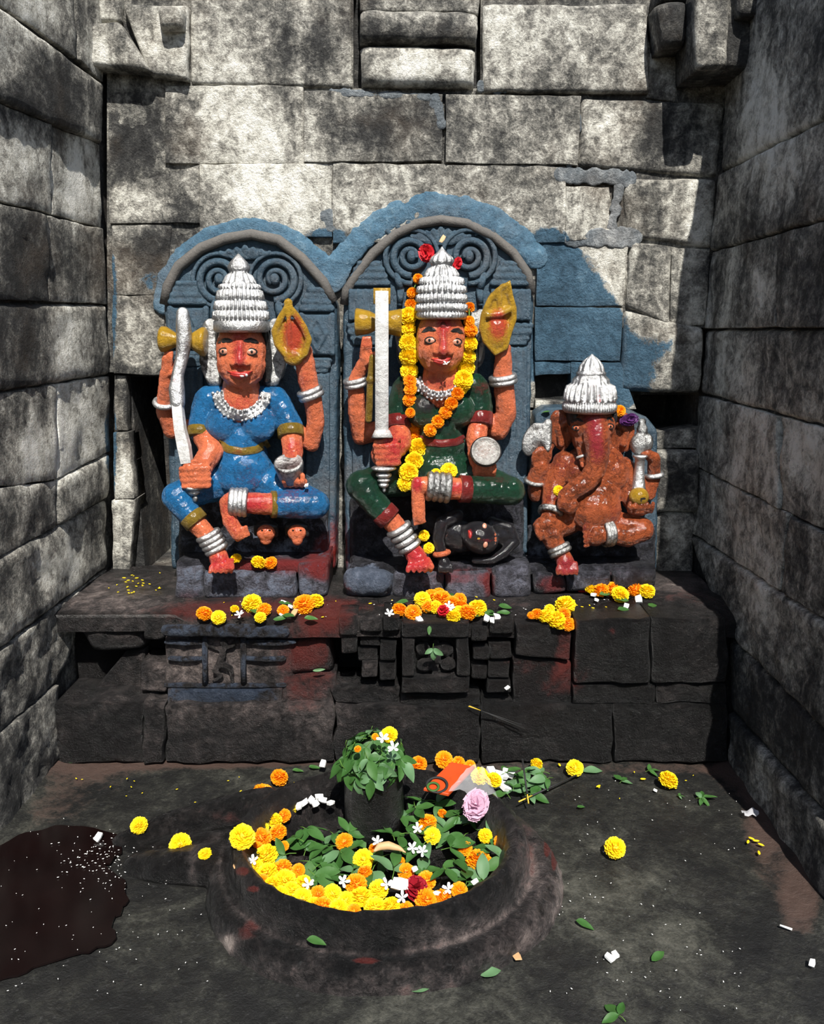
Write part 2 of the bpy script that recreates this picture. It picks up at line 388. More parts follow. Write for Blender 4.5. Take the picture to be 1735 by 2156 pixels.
W0 = [0.50, 0, 0]
WT = [  # limewash remains (+) and soot / bare dark stone, in two spots painted shade (-) of the wall faces, blue paint on channel 1
 (480, 120, 70, 130, 0, .26), (545, 280, 55, 90, 0, .34), (640, 310, 70, 70, 0, .16), (880, 150, 120, 42, 0, .30), (1085, 80, 55, 70, 0, .26), (1230, 60, 110, 50, 0, .10),
 (545, 410, 90, 60, 0, .28), (660, 420, 50, 60, 0, .12), (1150, 450, 150, 55, 0, .14), (1270, 270, 50, 60, 0, .2), (1470, 440, 40, 70, 0, .28), (1460, 640, 26, 70, 0, .24),
 (290, 430, 55, 40, 0, .16), (285, 700, 30, 70, 0, .28), (265, 1010, 25, 80, 0, .26), (1435, 940, 40, 40, 0, .28), (1420, 1120, 30, 70, 0, .28), (300, 60, 40, 70, 0, .1), (215, 110, 40, 50, 0, .22),
 (290, 290, 62, 85, 0, -.38), (640, 95, 70, 50, 0, -.22), (390, 270, 50, 60, 0, -.12), (790, 275, 70, 45, 0, -.3), (880, 64, 125, 26, 0, -.26), (960, 290, 60, 40, 0, -.08), (1050, 300, 60, 30, 0, -.12),
 (1410, 280, 70, 55, 0, -.22), (1340, 430, 40, 40, 0, -.1), (1395, 480, 50, 70, 0, -.22), (320, 520, 60, 50, 0, -.25), (1370, 600, 45, 70, 0, -.12), (420, 430, 50, 40, 0, -.2), (1420, 1010, 40, 50, 0, -.25),
 (300, 880, 60, 70, 0, -.25), (880, 230, 60, 30, 0, -.15), (1200, 340, 20, 60, 0, .1), (700, 330, 40, 30, 0, .12),  # first blob paints in the shadow left of the blue statue's slab
 # left wall
 (95, 205, 120, 80, 0, -.46), (60, 30, 60, 50, 0, .20), (190, 130, 30, 60, 0, .2), (30, 300, 60, 60, 0, .10), (150, 390, 45, 80, 0, .26), (50, 560, 70, 110, 0, -.36), (165, 560, 60, 80, 0, -.30),
 (150, 700, 45, 70, 0, .16), (40, 730, 60, 100, 0, -.32), (175, 930, 50, 110, 0, .22), (80, 960, 45, 60, 0, .32), (60, 1090, 80, 60, 0, -.22), (130, 1180, 50, 60, 0, .14), (30, 1260, 60, 60, 0, -.2),
 (60, 1500, 100, 120, 0, -.22), (40, 1700, 90, 100, 0, -.28), (90, 1420, 70, 80, 0, -.08),
 # right wall
 (1615, 290, 55, 150, 0, .46), (1700, 60, 50, 60, 0, -.1), (1600, 600, 16, 45, 0, .3), (1560, 780, 40, 80, 0, .22), (1620, 990, 70, 60, 0, .12), (1600, 1190, 40, 90, 0, .22), (1705, 960, 30, 90, 0, .30),
 (1620, 480, 120, 120, 0, -.1), (1650, 1500, 130, 160, 0, -.16), (1500, 1250, 40, 80, 0, -.1), (1560, 1520, 40, 100, 0, -.1), (1620, 1640, 30, 60, 0, .2),  # small blob by the back corner paints in a soft cast-shadow band
 # blue paint on the wall beside the carved slabs
 (1190, 600, 80, 90, 1, .8), (1260, 690, 70, 70, 1, .7), (1180, 740, 100, 90, 1, .8), (1300, 770, 110, 60, 1, .7), (1150, 520, 50, 50, 1, .7), (1270, 830, 90, 40, 1, .7), (1400, 720, 50, 30, 1, .35),
 (238, 640, 14, 130, 1, .75), (320, 590, 45, 40, 1, .55), (238, 990, 14, 120, 1, .5), (225, 280, 14, 70, 1, .4), (690, 520, 70, 50, 1, .8), (905, 235, 20, 30, 1, .35), (1440, 930, 30, 60, 1, .3), (230, 900, 16, 80, 1, .5)]
WTR = ([0.52, 0, 0], WT); WTB = (W0, WT); WTL = ([0.56, 0, 0], WT)

# back wall
YB = 3.20
BEDM = WALL
mb = MB()
def back_box(x0, z0, x1, z1):
    fr = [Vector((x0, YB + .075, z1)), Vector((x1, YB + .075, z1)), Vector((x1, YB + .075, z0)), Vector((x0, YB + .075, z0))]
    mb.prismw(fr, [p + Vector((0, .5, 0)) for p in fr])
HA, HB_ = P(262, 796, YB), P(352, 1214, YB); HC, HD = P(1346, 834, YB), P(1472, 916, YB)  # left cavity is added in place of the slab's cast shadow
back_box(-1.45, HA.z, 1.45, 3.0); back_box(-1.45, -.02, HA.x, HA.z); back_box(HB_.x, -.02, HC.x, HA.z); back_box(HD.x, -.02, 1.45, HA.z); back_box(HC.x, HC.z, HD.x, HA.z); back_box(HC.x, -.02, HD.x, HD.z); back_box(HA.x, -.02, HB_.x, HB_.z)
fr = [Vector((-1.45, YB + .45, 3.0)), Vector((1.45, YB + .45, 3.0)), Vector((1.45, YB + .45, 0)), Vector((-1.45, YB + .45, 0))]; mb.prismw(fr, [p + Vector((0, .15, 0)) for p in fr])
wall_back = mb.build('wall_back', WALL, None, tint=([0.14, 0, 0], []), smooth=False)
tag(wall_back, 'back wall of weathered limewashed stone blocks behind the three statues', 'wall', kind='structure')
for x0, y0, x1, y1 in ((225, -190, 744, 784), (1012, -190, 1535, 690), (744, 186, 1012, 784)):
    mb = MB(); mb.pbox(x0, y0, x1, y1, YB + .013, .05, .001); mb.build('mortar_bed', WALL, wall_back, tint=([0.36, 0, 0], []), smooth=False)
def bq(*p, Y=YB): return [P(x, y, Y) for x, y in p]
def bb(x0, y0, x1, y1, proud=0.0, **k):
    block(wall_back, k.pop('name', 'stone_block'), bq((x0, y0), (x1, y0), (x1, y1), (x0, y1)), (0, -1, 0), WALL, proud, tint=k.pop('tint', WTB), **k)
def bquad(p, proud=0.0, **k):
    block(wall_back, k.pop('name', 'stone_block'), bq(*p), (0, -1, 0), WALL, proud, tint=k.pop('tint', WTB), **k)
# top rows (also above the frame)
for x0, x1 in ((150, 400), (400, 748), (1012, 1365)): bb(x0, -190, x1, -14, rng.uniform(-.01, .01))
bb(757, -190, 1008, -22, .0)
bquad([(400, -12), (738, -12), (742, 186), (400, 178)], .006, bevel=.016)
bquad([(757, -20), (1008, -20), (1008, 31), (757, 27)], .012, bevel=.01)
bquad([(757, 29), (1006, 33), (1003, 98), (757, 94)], .055, bevel=.03, gap=.002)
bquad([(757, 98), (1001, 102), (999, 188), (760, 184)], .04, bevel=.035, gap=.002)
bquad([(1016, 12), (1360, 10), (1368, 197), (1014, 196)], .02, bevel=.016)
bquad([(1370, 110), (1424, 100), (1430, 215), (1362, 205)], -.005)
bquad([(225, 182), (346, 180), (346, 398), (228, 398)], -.012)
bquad([(346, 180), (640, 180), (640, 345), (346, 345)], .0)
bquad([(640, 192), (931, 200), (931, 340), (640, 343)], .01)
bquad([(938, 200), (1222, 204), (1215, 350), (938, 344)], .014)
bquad([(1224, 204), (1528, 216), (1512, 374), (1216, 352)], .004, bevel=.02)
bquad([(228, 400), (420, 346), (420, 470), (230, 472)], .0)
bquad([(420, 346), (700, 344), (700, 500), (420, 500)], .006)
bquad([(700, 344), (1192, 350), (1190, 512), (700, 512)], .008)
bquad([(1192, 392), (1282, 394), (1284, 500), (1190, 510)], .008)
bquad([(1310, 376), (1512, 374), (1500, 524), (1318, 500)], .008, bevel=.025)
bquad([(234, 474), (360, 470), (350, 622), (236, 622)], -.004)
bquad([(360, 470), (720, 500), (720, 780), (350, 780)], -.02)
bquad([(720, 512), (1128, 512), (1128, 860), (720, 860)], -.02)
bquad([(1128, 514), (1325, 500), (1312, 645), (1128, 645)], .004)
bquad([(1328, 506), (1414, 520), (1410, 690), (1318, 645)], .012, bevel=.02)
bquad([(1414, 522), (1498, 524), (1484, 686), (1410, 690)], .0)
bquad([(236, 622), (350, 622), (340, 790), (238, 788)], .0)
bquad([(1126, 646), (1312, 648), (1306, 760), (1126, 760)], .004)
bquad([(1314, 650), (1484, 690), (1476, 828), (1306, 826)], .016, bevel=.03, amp=.012)
bquad([(1202, 762), (1306, 762), (1340, 862), (1202, 862)], .004)
bquad([(1126, 762), (1202, 762), (1202, 786), (1126, 792)], .0)
bquad([(1126, 840), (1202, 845), (1202, 880), (1126, 880)], .01)
bquad([(236, 790), (262, 790), (264, 908), (238, 908)], -.02); bquad([(238, 910), (270, 910), (284, 1050), (240, 1052)], .0)
bquad([(236, 1052), (284, 1052), (270, 1212), (236, 1220)], .0)
bquad([(358, 790), (720, 790), (720, 1240), (358, 1240)], -.02)
bquad([(720, 865), (1126, 865), (1126, 1240), (720, 1240)], -.02)
bquad([(1126, 884), (1342, 884), (1342, 1240), (1126, 1240)], -.01)
bquad([(1342, 914), (1476, 900), (1470, 945), (1342, 945)], -.01)
bquad([(1342, 948), (1470, 946), (1464, 1076), (1342, 1078)], .05, bevel=.03, amp=.015)
bquad([(1342, 1080), (1464, 1078), (1456, 1235), (1342, 1235)], .03, bevel=.03, amp=.015)
# left pilaster stones and projecting bracket stones in the two upper corners
bb(164, -40, 258, 52, .03, bevel=.014); bquad([(166, 62), (262, 60), (330, 160), (204, 150)], .075, bevel=.02, depth=.2, name='bracket_stone')
bquad([(262, 14), (400, 20), (398, 172), (322, 165)], .04, bevel=.016, name='bracket_stone')
bquad([(346, 30), (398, 34), (396, 78), (350, 76)], .095, bevel=.02, name='bracket_stone')
DKT = ([0.28, 0, 0], [])
bquad([(1378, -40), (1494, -40), (1490, 30), (1368, 28)], .12, bevel=.02, depth=.2, name='bracket_stone', tint=DKT)
bquad([(1362, 34), (1424, 30), (1420, 118), (1372, 124)], .14, bevel=.045, depth=.22, name='bracket_stone', tint=DKT)
bquad([(1420, 30), (1492, 30), (1484, 182), (1424, 186)], .22, bevel=.02, depth=.3, name='bracket_stone', tint=DKT)
bquad([(1486, 24), (1580, 20), (1566, 178), (1482, 182)], .20, bevel=.02, depth=.3, name='bracket_stone', tint=DKT)
bquad([(1498, 0), (1592, 0), (1584, 92), (1498, 86)], .25, bevel=.02, depth=.3, name='bracket_stone', tint=DKT)
bquad([(1590, -40), (1640, -40), (1610, 160), (1570, 150)], .12, bevel=.015, depth=.2, name='bracket_stone', tint=DKT)
# blue-grey mortar smeared into the joints
MORT = stone_mat('blue_grey_mortar', [(0.0, (0.03, 0.04, 0.05)), (0.5, (0.13, 0.15, 0.165)), (0.8, (0.32, 0.34, 0.35)), (1.0, (0.55, 0.56, 0.55))], 0.75)
for pts, r_ in (([(1216, 245), (1206, 290), (1198, 345)], 13), ([(1178, 368), (1230, 372), (1290, 372), (1328, 378)], 17), ([(1300, 395), (1296, 440), (1288, 478)], 13), ([(1200, 505), (1250, 500), (1330, 500)], 20),
                ([(700, 194), (800, 200), (900, 206)], 9), ([(916, 206), (922, 240), (926, 262)], 15), ([(690, 455), (700, 480)], 18), ([(1015, 182), (1060, 184)], 14)):
    m2 = MB()
    for (a, b) in zip(pts, pts[1:]):
        n = max(3, int(math.dist(a, b) / (r_ * .45)))
        for i in range(n + 1):
            x = a[0] + (b[0] - a[0]) * i / n; y = a[1] + (b[1] - a[1]) * i / n
            m2.ell(x + rng.uniform(-3, 3), y, YB - .004, r_ * rng.uniform(.6, 1.3), r_ * rng.uniform(.6, 1.3), 4)
    m2.build('mortar_patch', MORT, wall_back, remesh=.006, smooth_it=3, tint=([0.5, 0, 0], []), rough=.002)
# raised blue plaster fillet round the two arched slabs
FILLB = stone_mat('light_blue_plaster', [(0, (.014, .035, .058)), (.35, (.042, .095, .145)), (.65, (.075, .155, .225)), (.85, (.15, .24, .30)), (1, (.45, .50, .52))], .26, .8, 1.2, .7, blue_stops=[(0, (.08, .18, .27)), (.6, (.16, .32, .45)), (1, (.4, .55, .65))])
def fillet(pts, r_, Y=YB - .004):
    m2 = MB()
    for (a, b) in zip(pts, pts[1:]):
        n = max(2, int(math.dist(a, b) / 12))
        for i in range(n):
            x = a[0] + (b[0] - a[0]) * i / n; y = a[1] + (b[1] - a[1]) * i / n
            m2.ell(x, y, Y, r_, r_, 7)
    m2.build('blue_plaster_fillet', FILLB, wall_back, remesh=.008, smooth_it=6, tint=([0.55, 0, 0], []), rough=.006, noise_s=22)
# thin, hugging the wall
fillet([(345, 640), (352, 590), (385, 540), (440, 502), (500, 484), (560, 484), (620, 508), (672, 550), (705, 590)], 25)
fillet([(700, 590), (722, 545), (770, 492), (830, 450), (900, 432), (970, 438), (1040, 466), (1095, 505), (1135, 550)], 30)

# side walls
def left_x(Y, z): return -1.25 + .062 * z * (Y - 2.2)            # the old wall face is slightly twisted
def PL(px, py):
    d = ray(px, py); X = -1.2
    for _ in range(25):
        q = CAM + d * (X / d.x); X = left_x(q.y, q.z)
    return CAM + d * (X / d.x)
def lq(*p): return [PL(x, y) for x, y in p]
def rq(*p): return [PX(x, y, 1.12) for x, y in p]
def slabwall(name, label, pts):
    b = MB(); b.v = [Vector(p) for p in pts]; b.f = [(0, 1, 2, 3), (4, 7, 6, 5), (0, 4, 5, 1), (1, 5, 6, 2), (2, 6, 7, 3), (3, 7, 4, 0)]
    o = b.build(name, WALL, None, tint=([0.15, 0, 0], []), smooth=False); return tag(o, label, 'wall', kind='structure')
b = MB(); n = 12
for k, off in ((0, -.017), (1, -.5)):
    for j in range(n + 1):
        for i in range(n + 1):
            Y = 1.1 + 2.4 * i / n; z = -.02 + 2.9 * j / n; b.v.append(Vector((left_x(Y, z) + off, Y, z)))
for j in range(n):
    for i in range(n):
        a = j * (n + 1) + i; f = (a, a + 1, a + n + 2, a + n + 1); b.f.append(f); b.f.append(tuple((n + 1) ** 2 + v for v in reversed(f)))
N2 = (n + 1) ** 2
for i in range(n):
    for a, c in ((i, i + 1), (n * (n + 1) + i, n * (n + 1) + i + 1), (i * (n + 1), (i + 1) * (n + 1)), (i * (n + 1) + n, (i + 1) * (n + 1) + n)): b.f.append((a, c, c + N2, a + N2))
wall_left = tag(b.build('wall_left', WALL, None, tint=([0.15, 0, 0], []), smooth=False), 'side wall of limewashed stone beside the blue-dressed statue', 'wall', kind='structure')
wall_right = slabwall('wall_right', 'dark side wall of large stone blocks beside the elephant-headed statue', [(1.137, 1.98, -.02), (1.137, 3.5, -.02), (1.137, 3.5, 2.72), (1.137, 2.46, 2.45), (1.7, 1.98, -.02), (1.7, 3.5, -.02), (1.7, 3.5, 2.72), (1.7, 2.46, 2.45)])  # unseen front end and top slanted so sunlight reaches the statues
def lb(p, proud=0, **k): block(wall_left, 'stone_block', lq(*p), (1, -.07, -.03), WALL, proud, tint=WTL, **k)
def rb(p, proud=0, **k):
    (a0, b0), (a1, b1), (a2, b2), (a3, b3) = p                 # cut off just out of view to let the sun past
    if a1 > 1810:
        e = rng.uniform(1752, 1790); f, g = (e - a0) / (a1 - a0), (e - a3) / (a2 - a3); p = [p[0], (e, b0 + (b1 - b0) * f), (e, b3 + (b2 - b3) * g), p[3]]
    block(wall_right, 'stone_block', rq(*p), (-1, 0, 0), WALL, proud, tint=WTR, **k)
lb([(-260, -400), (150, -180), (160, 122), (-260, -180)], .0); lb([(152, -178), (205, -140), (213, 174), (162, 126)], .01)
lb([(-260, -176), (160, 126), (214, 178), (214, 304), (-260, 106)][:1] + [(214, 178), (214, 304), (-260, 106)], .012, bevel=.015)
lb([(-260, 110), (110, 262), (112, 450), (-260, 362)], -.004); lb([(112, 264), (216, 306), (218, 480), (114, 452)], -.008)
lb([(-260, 366), (96, 452), (100, 634), (-260, 628)], .006); lb([(98, 454), (219, 482), (224, 640), (102, 635)], .0)
lb([(-260, 632), (224, 643), (231, 789), (-260, 864)], .006, bevel=.02)
lb([(-260, 868), (120, 810), (120, 1010), (-260, 1060)], .0); lb([(122, 809), (232, 792), (230, 950), (122, 1008)], .0)
lb([(-260, 1064), (120, 1012), (120, 1110), (-260, 1312)], -.004); lb([(122, 1010), (229, 954), (228, 1048), (122, 1108)], .01, bevel=.02)
lb([(-260, 1318), (228, 1052), (226, 1196), (-260, 1570)], .0, bevel=.02, amp=.01)
lb([(-260, 1576), (226, 1200), (190, 1300), (122, 1440), (-260, 1760)][:2] + [(122, 1436), (-260, 1780)], -.006, amp=.012)
lb([(-260, 1786), (122, 1440), (122, 1592), (-260, 2330)], .004, amp=.012)
rb([(1526, -120), (2000, -520), (2000, -250), (1612, 60)], .0) if False else None
rb([(1532, -60), (2000, -420), (2000, 118), (1520, 362)], .006, bevel=.016)
rb([(1518, 366), (2000, 124), (2000, 392), (1502, 528)], .012, bevel=.012)
rb([(1502, 531), (1640, 494), (1638, 690), (1482, 692)], .006); rb([(1642, 493), (2000, 396), (2000, 686), (1640, 690)], .01)
rb([(1482, 695), (2000, 690), (2000, 972), (1475, 828)], .0, bevel=.018, amp=.01)
rb([(1474, 832), (1640, 876), (1640, 1070), (1462, 978)], .004); rb([(1642, 877), (2000, 976), (2000, 1254), (1642, 1072)], -.004, amp=.012)
rb([(1461, 982), (1660, 1084), (1640, 1242), (1452, 1118)], .0, amp=.01); rb([(1662, 1086), (2000, 1260), (2000, 1478), (1644, 1244)], .0, amp=.012)
rb([(1451, 1123), (2000, 1484), (2000, 1800), (1530, 1330)], .006, bevel=.02, amp=.012)
rb([(1530, 1336), (2000, 1806), (2000, 2010), (1534, 1490)], .0, bevel=.02, amp=.01)
rb([(1534, 1496), (2000, 2016), (2000, 2420), (1536, 1604)], .012, bevel=.02, amp=.012)

# floor
FT = [(250, 2080, 330, 110, 0, -.10), (560, 2110, 160, 70, 0, -.06), (1250, 1900, 200, 200, 0, .06), (1660, 1830, 70, 140, 2, .4), (700, 1605, 500, 14, 2, .35), (650, 1960, 260, 130, 0, -.06), (1500, 1800, 130, 190, 0, -.12), (1350, 1950, 160, 110, 0, .12), (1300, 1800, 120, 80, 0, .05), (1650, 2050, 140, 80, 0, -.14), (1180, 1700, 200, 50, 0, -.10),
      (1420, 1618, 330, 16, 2, .5), (330, 1600, 300, 22, 2, .6), (1600, 1720, 40, 90, 2, .55), (1690, 1890, 40, 80, 2, .5), (1545, 1640, 50, 40, 2, .5), (170, 1640, 110, 60, 2, .42), (110, 1720, 80, 40, 2, .35),
      (350, 1670, 160, 50, 0, -.10), (250, 2090, 200, 70, 0, -.02), (340, 1960, 90, 50, 0, .14), (850, 2100, 240, 50, 0, .14), (950, 1625, 120, 22, 2, .4), (950, 1625, 140, 20, 0, .15), (420, 1850, 110, 60, 0, -.1)]
b = MB(); n = 70
for j in range(n + 1):
    for i in range(n + 1):
        x = -1.5 + 3.0 * i / n; y = -.6 + 4.0 * j / n
        zz = .006 * nz((x, y, 0), 5) + .003 * nz((x, y, 2), 14) - .004
        rx = 1.12 - x
        if rx < .09 and y > 1: zz += .35 * max(0, .09 - rx) ** 1.3
        lx = x + 1.28
        if lx < .12 and y > 1: zz += .5 * max(0, .12 - lx) ** 1.3
        b.v.append(Vector((x, y, zz)))
for j in range(n):
    for i in range(n): b.f.append((j * (n + 1) + i, j * (n + 1) + i + 1, (j + 1) * (n + 1) + i + 1, (j + 1) * (n + 1) + i))
floor = b.build('floor', FLOOR, None, tint=([0.44, 0, 0], FT)); tag(floor, 'dark stained stone floor with brownish mortar along the wall foot', 'floor', kind='structure')
t = NT('wet_maroon_water'); nn = t.noise(9, 5, .6)
PUDM = t.out(t.mix(nn, (.0022, .0010, .0010), (.0075, .0032, .0030)), .16, 0, .5)
pud = [(-40, 1800), (40, 1760), (110, 1738), (200, 1742), (270, 1765), (250, 1800), (220, 1820), (260, 1850), (270, 1890), (255, 1915), (235, 1945), (250, 1975), (190, 2000), (110, 2022), (40, 2050), (-60, 2070), (-160, 2050), (-160, 1850)]
pp = []
for k in range(len(pud)):
    a, c_ = pud[k], pud[(k + 1) % len(pud)]
    for i in range(4):
        x = a[0] + (c_[0] - a[0]) * i / 4 + rng.uniform(-5, 5); y = a[1] + (c_[1] - a[1]) * i / 4 + rng.uniform(-4, 4); pp.append(PZ(x, y, .009))
b = MB(); b.v = pp + [p - Vector((0, 0, .006)) for p in pp]; L = len(pp); b.f = [tuple(range(L))] + [(i, L + i, L + (i + 1) % L, (i + 1) % L) for i in range(L)]
tag(b.build('puddle', PUDM, None, smooth=False), 'dark maroon puddle on the floor below the basin spout', 'puddle', kind='structure')

# ------------------------------------------------------------------ altar platform
PLT = [(640, 1400, 80, 90, 2, .5), (700, 1300, 50, 40, 2, .45), (450, 1290, 170, 22, 2, .5), (850, 1275, 300, 16, 2, .35), (1180, 1430, 70, 50, 2, .4), (1190, 1350, 25, 60, 2, .4), (650, 1500, 90, 40, 2, .15), (460, 1390, 140, 70, 0, .26), (560, 1500, 180, 50, 0, .22),
       (700, 1540, 60, 60, 0, .18), (470, 1460, 120, 26, 1, .4), (900, 1320, 60, 20, 1, .15), (230, 1460, 140, 18, 0, .34), (230, 1250, 150, 40, 0, .26), (650, 1440, 60, 60, 0, .15), (1430, 1230, 90, 26, 0, .36), (1430, 1255, 110, 22, 2, .35), (430, 1330, 180, 22, 1, .42), (1090, 1400, 40, 22, 2, .3),  # whitish glare by the elephant-headed statue is painted into the ledge tone
       (1400, 1560, 130, 30, 0, .12), (250, 1300, 60, 50, 0, .14), (500, 1250, 200, 20, 2, .3), (470, 1380, 60, 70, 2, -.1), (1290, 1330, 18, 14, 2, .5)]
PLT += [(1330, 1390, 220, 110, 0, -.14), (1000, 1400, 160, 80, 0, -.12), (1150, 1550, 330, 60, 0, -.08), (200, 1550, 130, 60, 0, -.08)]
PT = ([0.29, 0, 0], PLT)
altar = thing('altar_platform', 'black oil-stained stone altar ledge with carved panels carrying the three statues', 'altar', (-.06, 2.9, 0))
def platz(Y): return .515 + max(0, min(Y, 2.83) - 2.63) * .175
b = MB(); n1, n2 = 44, 16
for j in range(n2 + 1):
    Y = 2.675 + (3.24 - 2.675) * j / n2
    for i in range(n1 + 1):
        X = -1.255 + 2.375 * i / n1
        Yj = Y
        if j == 0: Yj += .012 * nz((X * 3, 0, 0), 4)
        if X < -.80: Yj = Y + (.05 if j == 0 else 0)
        b.v.append(Vector((X, Yj, platz(Y) + .006 * nz((X, Y, 0), 8) - (.012 if j == 0 else 0))))
w_ = n1 + 1
for j in range(n2):
    for i in range(n1): b.f.append((j * w_ + i, j * w_ + i + 1, (j + 1) * w_ + i + 1, (j + 1) * w_ + i))
m = len(b.v); b.v += [b.v[i] - Vector((0, 0, .05)) for i in range(w_)]
for i in range(n1): b.f.append((i, m + i, m + i + 1, i + 1))
b.build('ledge_top', DARK, altar, tint=([0.37, 0, 0], PLT))
def ab(x0, y0, x1, y1, Y, depth=.3, name='stone_block', tn=None, quad=None, **k):
    q = bq(*quad, Y=Y) if quad else bq((x0, y0), (x1, y0), (x1, y1), (x0, y1), Y=Y)
    return block(altar, name, q, (0, -1, 0), DARK, 0, depth, tint=tn or PT, **k)
# core behind the facing stones
b = MB(); fr = [Vector((-1.24, 2.86, 0)), Vector((1.12, 2.86, 0)), Vector((1.12, 2.86, .505)), Vector((-1.24, 2.86, .505))]
b.prismw(fr, [p + Vector((0, .4, 0)) for p in fr]); b.build('core', DARK, altar, tint=([0.1, 0, 0], []), smooth=False)
# lower course
for x0, x1, y0 in ((112, 300, 1482), (303, 345, 1480), (348, 702, 1486), (705, 1010, 1488), (1013, 1290, 1486), (1293, 1532, 1484)):
    ab(0, 0, 0, 0, 2.64, .5, quad=[(x0, y0), (x1, y0), (x1, 1606), (x0 + (4 if x0 < 300 else 0), 1606)], bevel=.008, amp=.022, jit=.012)
# left end: boulders over a dark hollow, lower ledge
ab(150, 1300, 300, 1372, 2.74, .3, quad=[(150, 1300), (300, 1292), (300, 1372), (190, 1376)], bevel=.03, amp=.02)
ab(0, 0, 0, 0, 2.78, .2, quad=[(262, 1372), (300, 1370), (302, 1458), (196, 1456)], bevel=.012, amp=.006)
ab(300, 1300, 345, 1350, 2.72, .3, bevel=.02, amp=.012); ab(292, 1400, 350, 1462, 2.70, .25, bevel=.02, amp=.02)
# left carved panel
ab(345, 1345, 620, 1452, 2.70, .25, tn=([0.52, 0, 0], PLT), bevel=.02, amp=.01)
ab(350, 1452, 592, 1508, 2.675, .3, tn=([0.34, .3, 0], PLT), bevel=.012, amp=.006)
CV = dict(tint=([0.45, .5, 0], []))  # blue tint puts the carvings' bluish gloss into the colour
b = MB(); b.limb((352, 1327, 2.675, 14), (470, 1327, 2.67, 15), (598, 1330, 2.675, 14)); b.build('roll_moulding', DARK, altar, remesh=.006, rough=.004, **CV)
for x in (431, 512):
    b = MB(); b.tube([(x, 1340, 2.69), (x, 1390, 2.685), (x + 1, 1440, 2.685)], 6.5); b.build('carved_post', DARK, altar, rough=.002, **CV)
for x0, x1, y in ((358, 428, 1386), (516, 598, 1386), (350, 600, 1442), (350, 428, 1352), (516, 620, 1352)):
    b = MB(); b.limb((x0, y, 2.692, 6), ((x0 + x1) / 2, y + 2, 2.688, 7), (x1, y, 2.692, 6)); b.build('carved_bar', DARK, altar, remesh=.006, rough=.002, **CV)
b = MB()
b.ell(471, 1352, 2.685, 8, 9); b.limb((471, 1362, 2.69, 6), (468, 1380, 2.685, 8), (462, 1398, 2.685, 8)); b.limb((470, 1366, 2.69, 5), (490, 1360, 2.685, 4), (500, 1348, 2.69, 4)); b.limb((468, 1368, 2.69, 5), (450, 1364, 2.69, 4), (440, 1360, 2.69, 4))
b.limb((462, 1398, 2.685, 8), (452, 1412, 2.68, 6), (466, 1424, 2.685, 5), (450, 1434, 2.69, 4)); b.limb((464, 1398, 2.685, 8), (486, 1406, 2.68, 6), (488, 1424, 2.685, 5), (490, 1436, 2.69, 4))
b.build('dancer_relief', DARK, altar, remesh=.005, smooth_it=3, tint=([0.42, .3, 0], []))
ab(604, 1320, 640, 1345, 2.68, .2, bevel=.008); ab(642, 1318, 668, 1342, 2.69, .2, bevel=.008)
# red-stained rubble between the panels
ab(0, 0, 0, 0, 2.70, .25, quad=[(604, 1350), (690, 1345), (700, 1420), (600, 1425)], bevel=.03, amp=.02); ab(0, 0, 0, 0, 2.685, .25, quad=[(592, 1428), (706, 1424), (706, 1484), (592, 1484)], bevel=.02, amp=.015)
ab(0, 0, 0, 0, 2.67, .25, quad=[(690, 1448), (840, 1452), (840, 1486), (706, 1484)], bevel=.015, amp=.01)
# stepped blocks either side of the square panel
for x0, y0, x1, y1, Y in ((672, 1300, 712, 1345, 2.69), (714, 1298, 752, 1338, 2.655), (718, 1342, 752, 1378, 2.67), (756, 1306, 804, 1332, 2.66), (806, 1300, 842, 1330, 2.645), (756, 1336, 800, 1362, 2.69), (800, 1352, 834, 1392, 2.66), (752, 1366, 794, 1392, 2.70), (760, 1396, 796, 1428, 2.675), (798, 1398, 834, 1434, 2.66),
                          (992, 1322, 1026, 1352, 2.65), (1030, 1304, 1082, 1336, 2.655), (996, 1366, 1030, 1392, 2.66), (1030, 1356, 1078, 1388, 2.665), (992, 1404, 1026, 1432, 2.665), (1028, 1394, 1074, 1430, 2.67), (1026, 1434, 1076, 1462, 2.66)):
    ab(x0, y0, x1, y1, Y, .2, bevel=.01, amp=.005, name='carved_block')
# square panel
for x0, y0, x1, y1 in ((846, 1312, 988, 1344), (846, 1346, 872, 1426), (962, 1346, 988, 1426), (846, 1428, 988, 1462)):
    ab(x0, y0, x1, y1, 2.625, .25, bevel=.01, amp=.003, gap=.0005, name='panel_frame', tn=([0.30, .12, 0], []))
ab(870, 1340, 964, 1430, 2.68, .2, bevel=.01, name='panel_back')
b = MB(); b.ell(890, 1365, 2.668, 16, 17, 12); b.ell(895, 1400, 2.668, 18, 16, 12); b.ell(938, 1366, 2.668, 18, 15, 12, 30); b.ell(944, 1398, 2.668, 17, 15, 12); b.limb((917, 1350, 2.672, 7), (916, 1420, 2.672, 7)); b.ell(917, 1385, 2.665, 12, 14, 10)
b.build('relief_carving', DARK, altar, remesh=.005, smooth_it=4, tint=([0.28, .1, 0], []), rough=.003)
ab(0, 0, 0, 0, 2.66, .25, quad=[(842, 1464), (1010, 1464), (1010, 1488), (842, 1486)], bevel=.01)
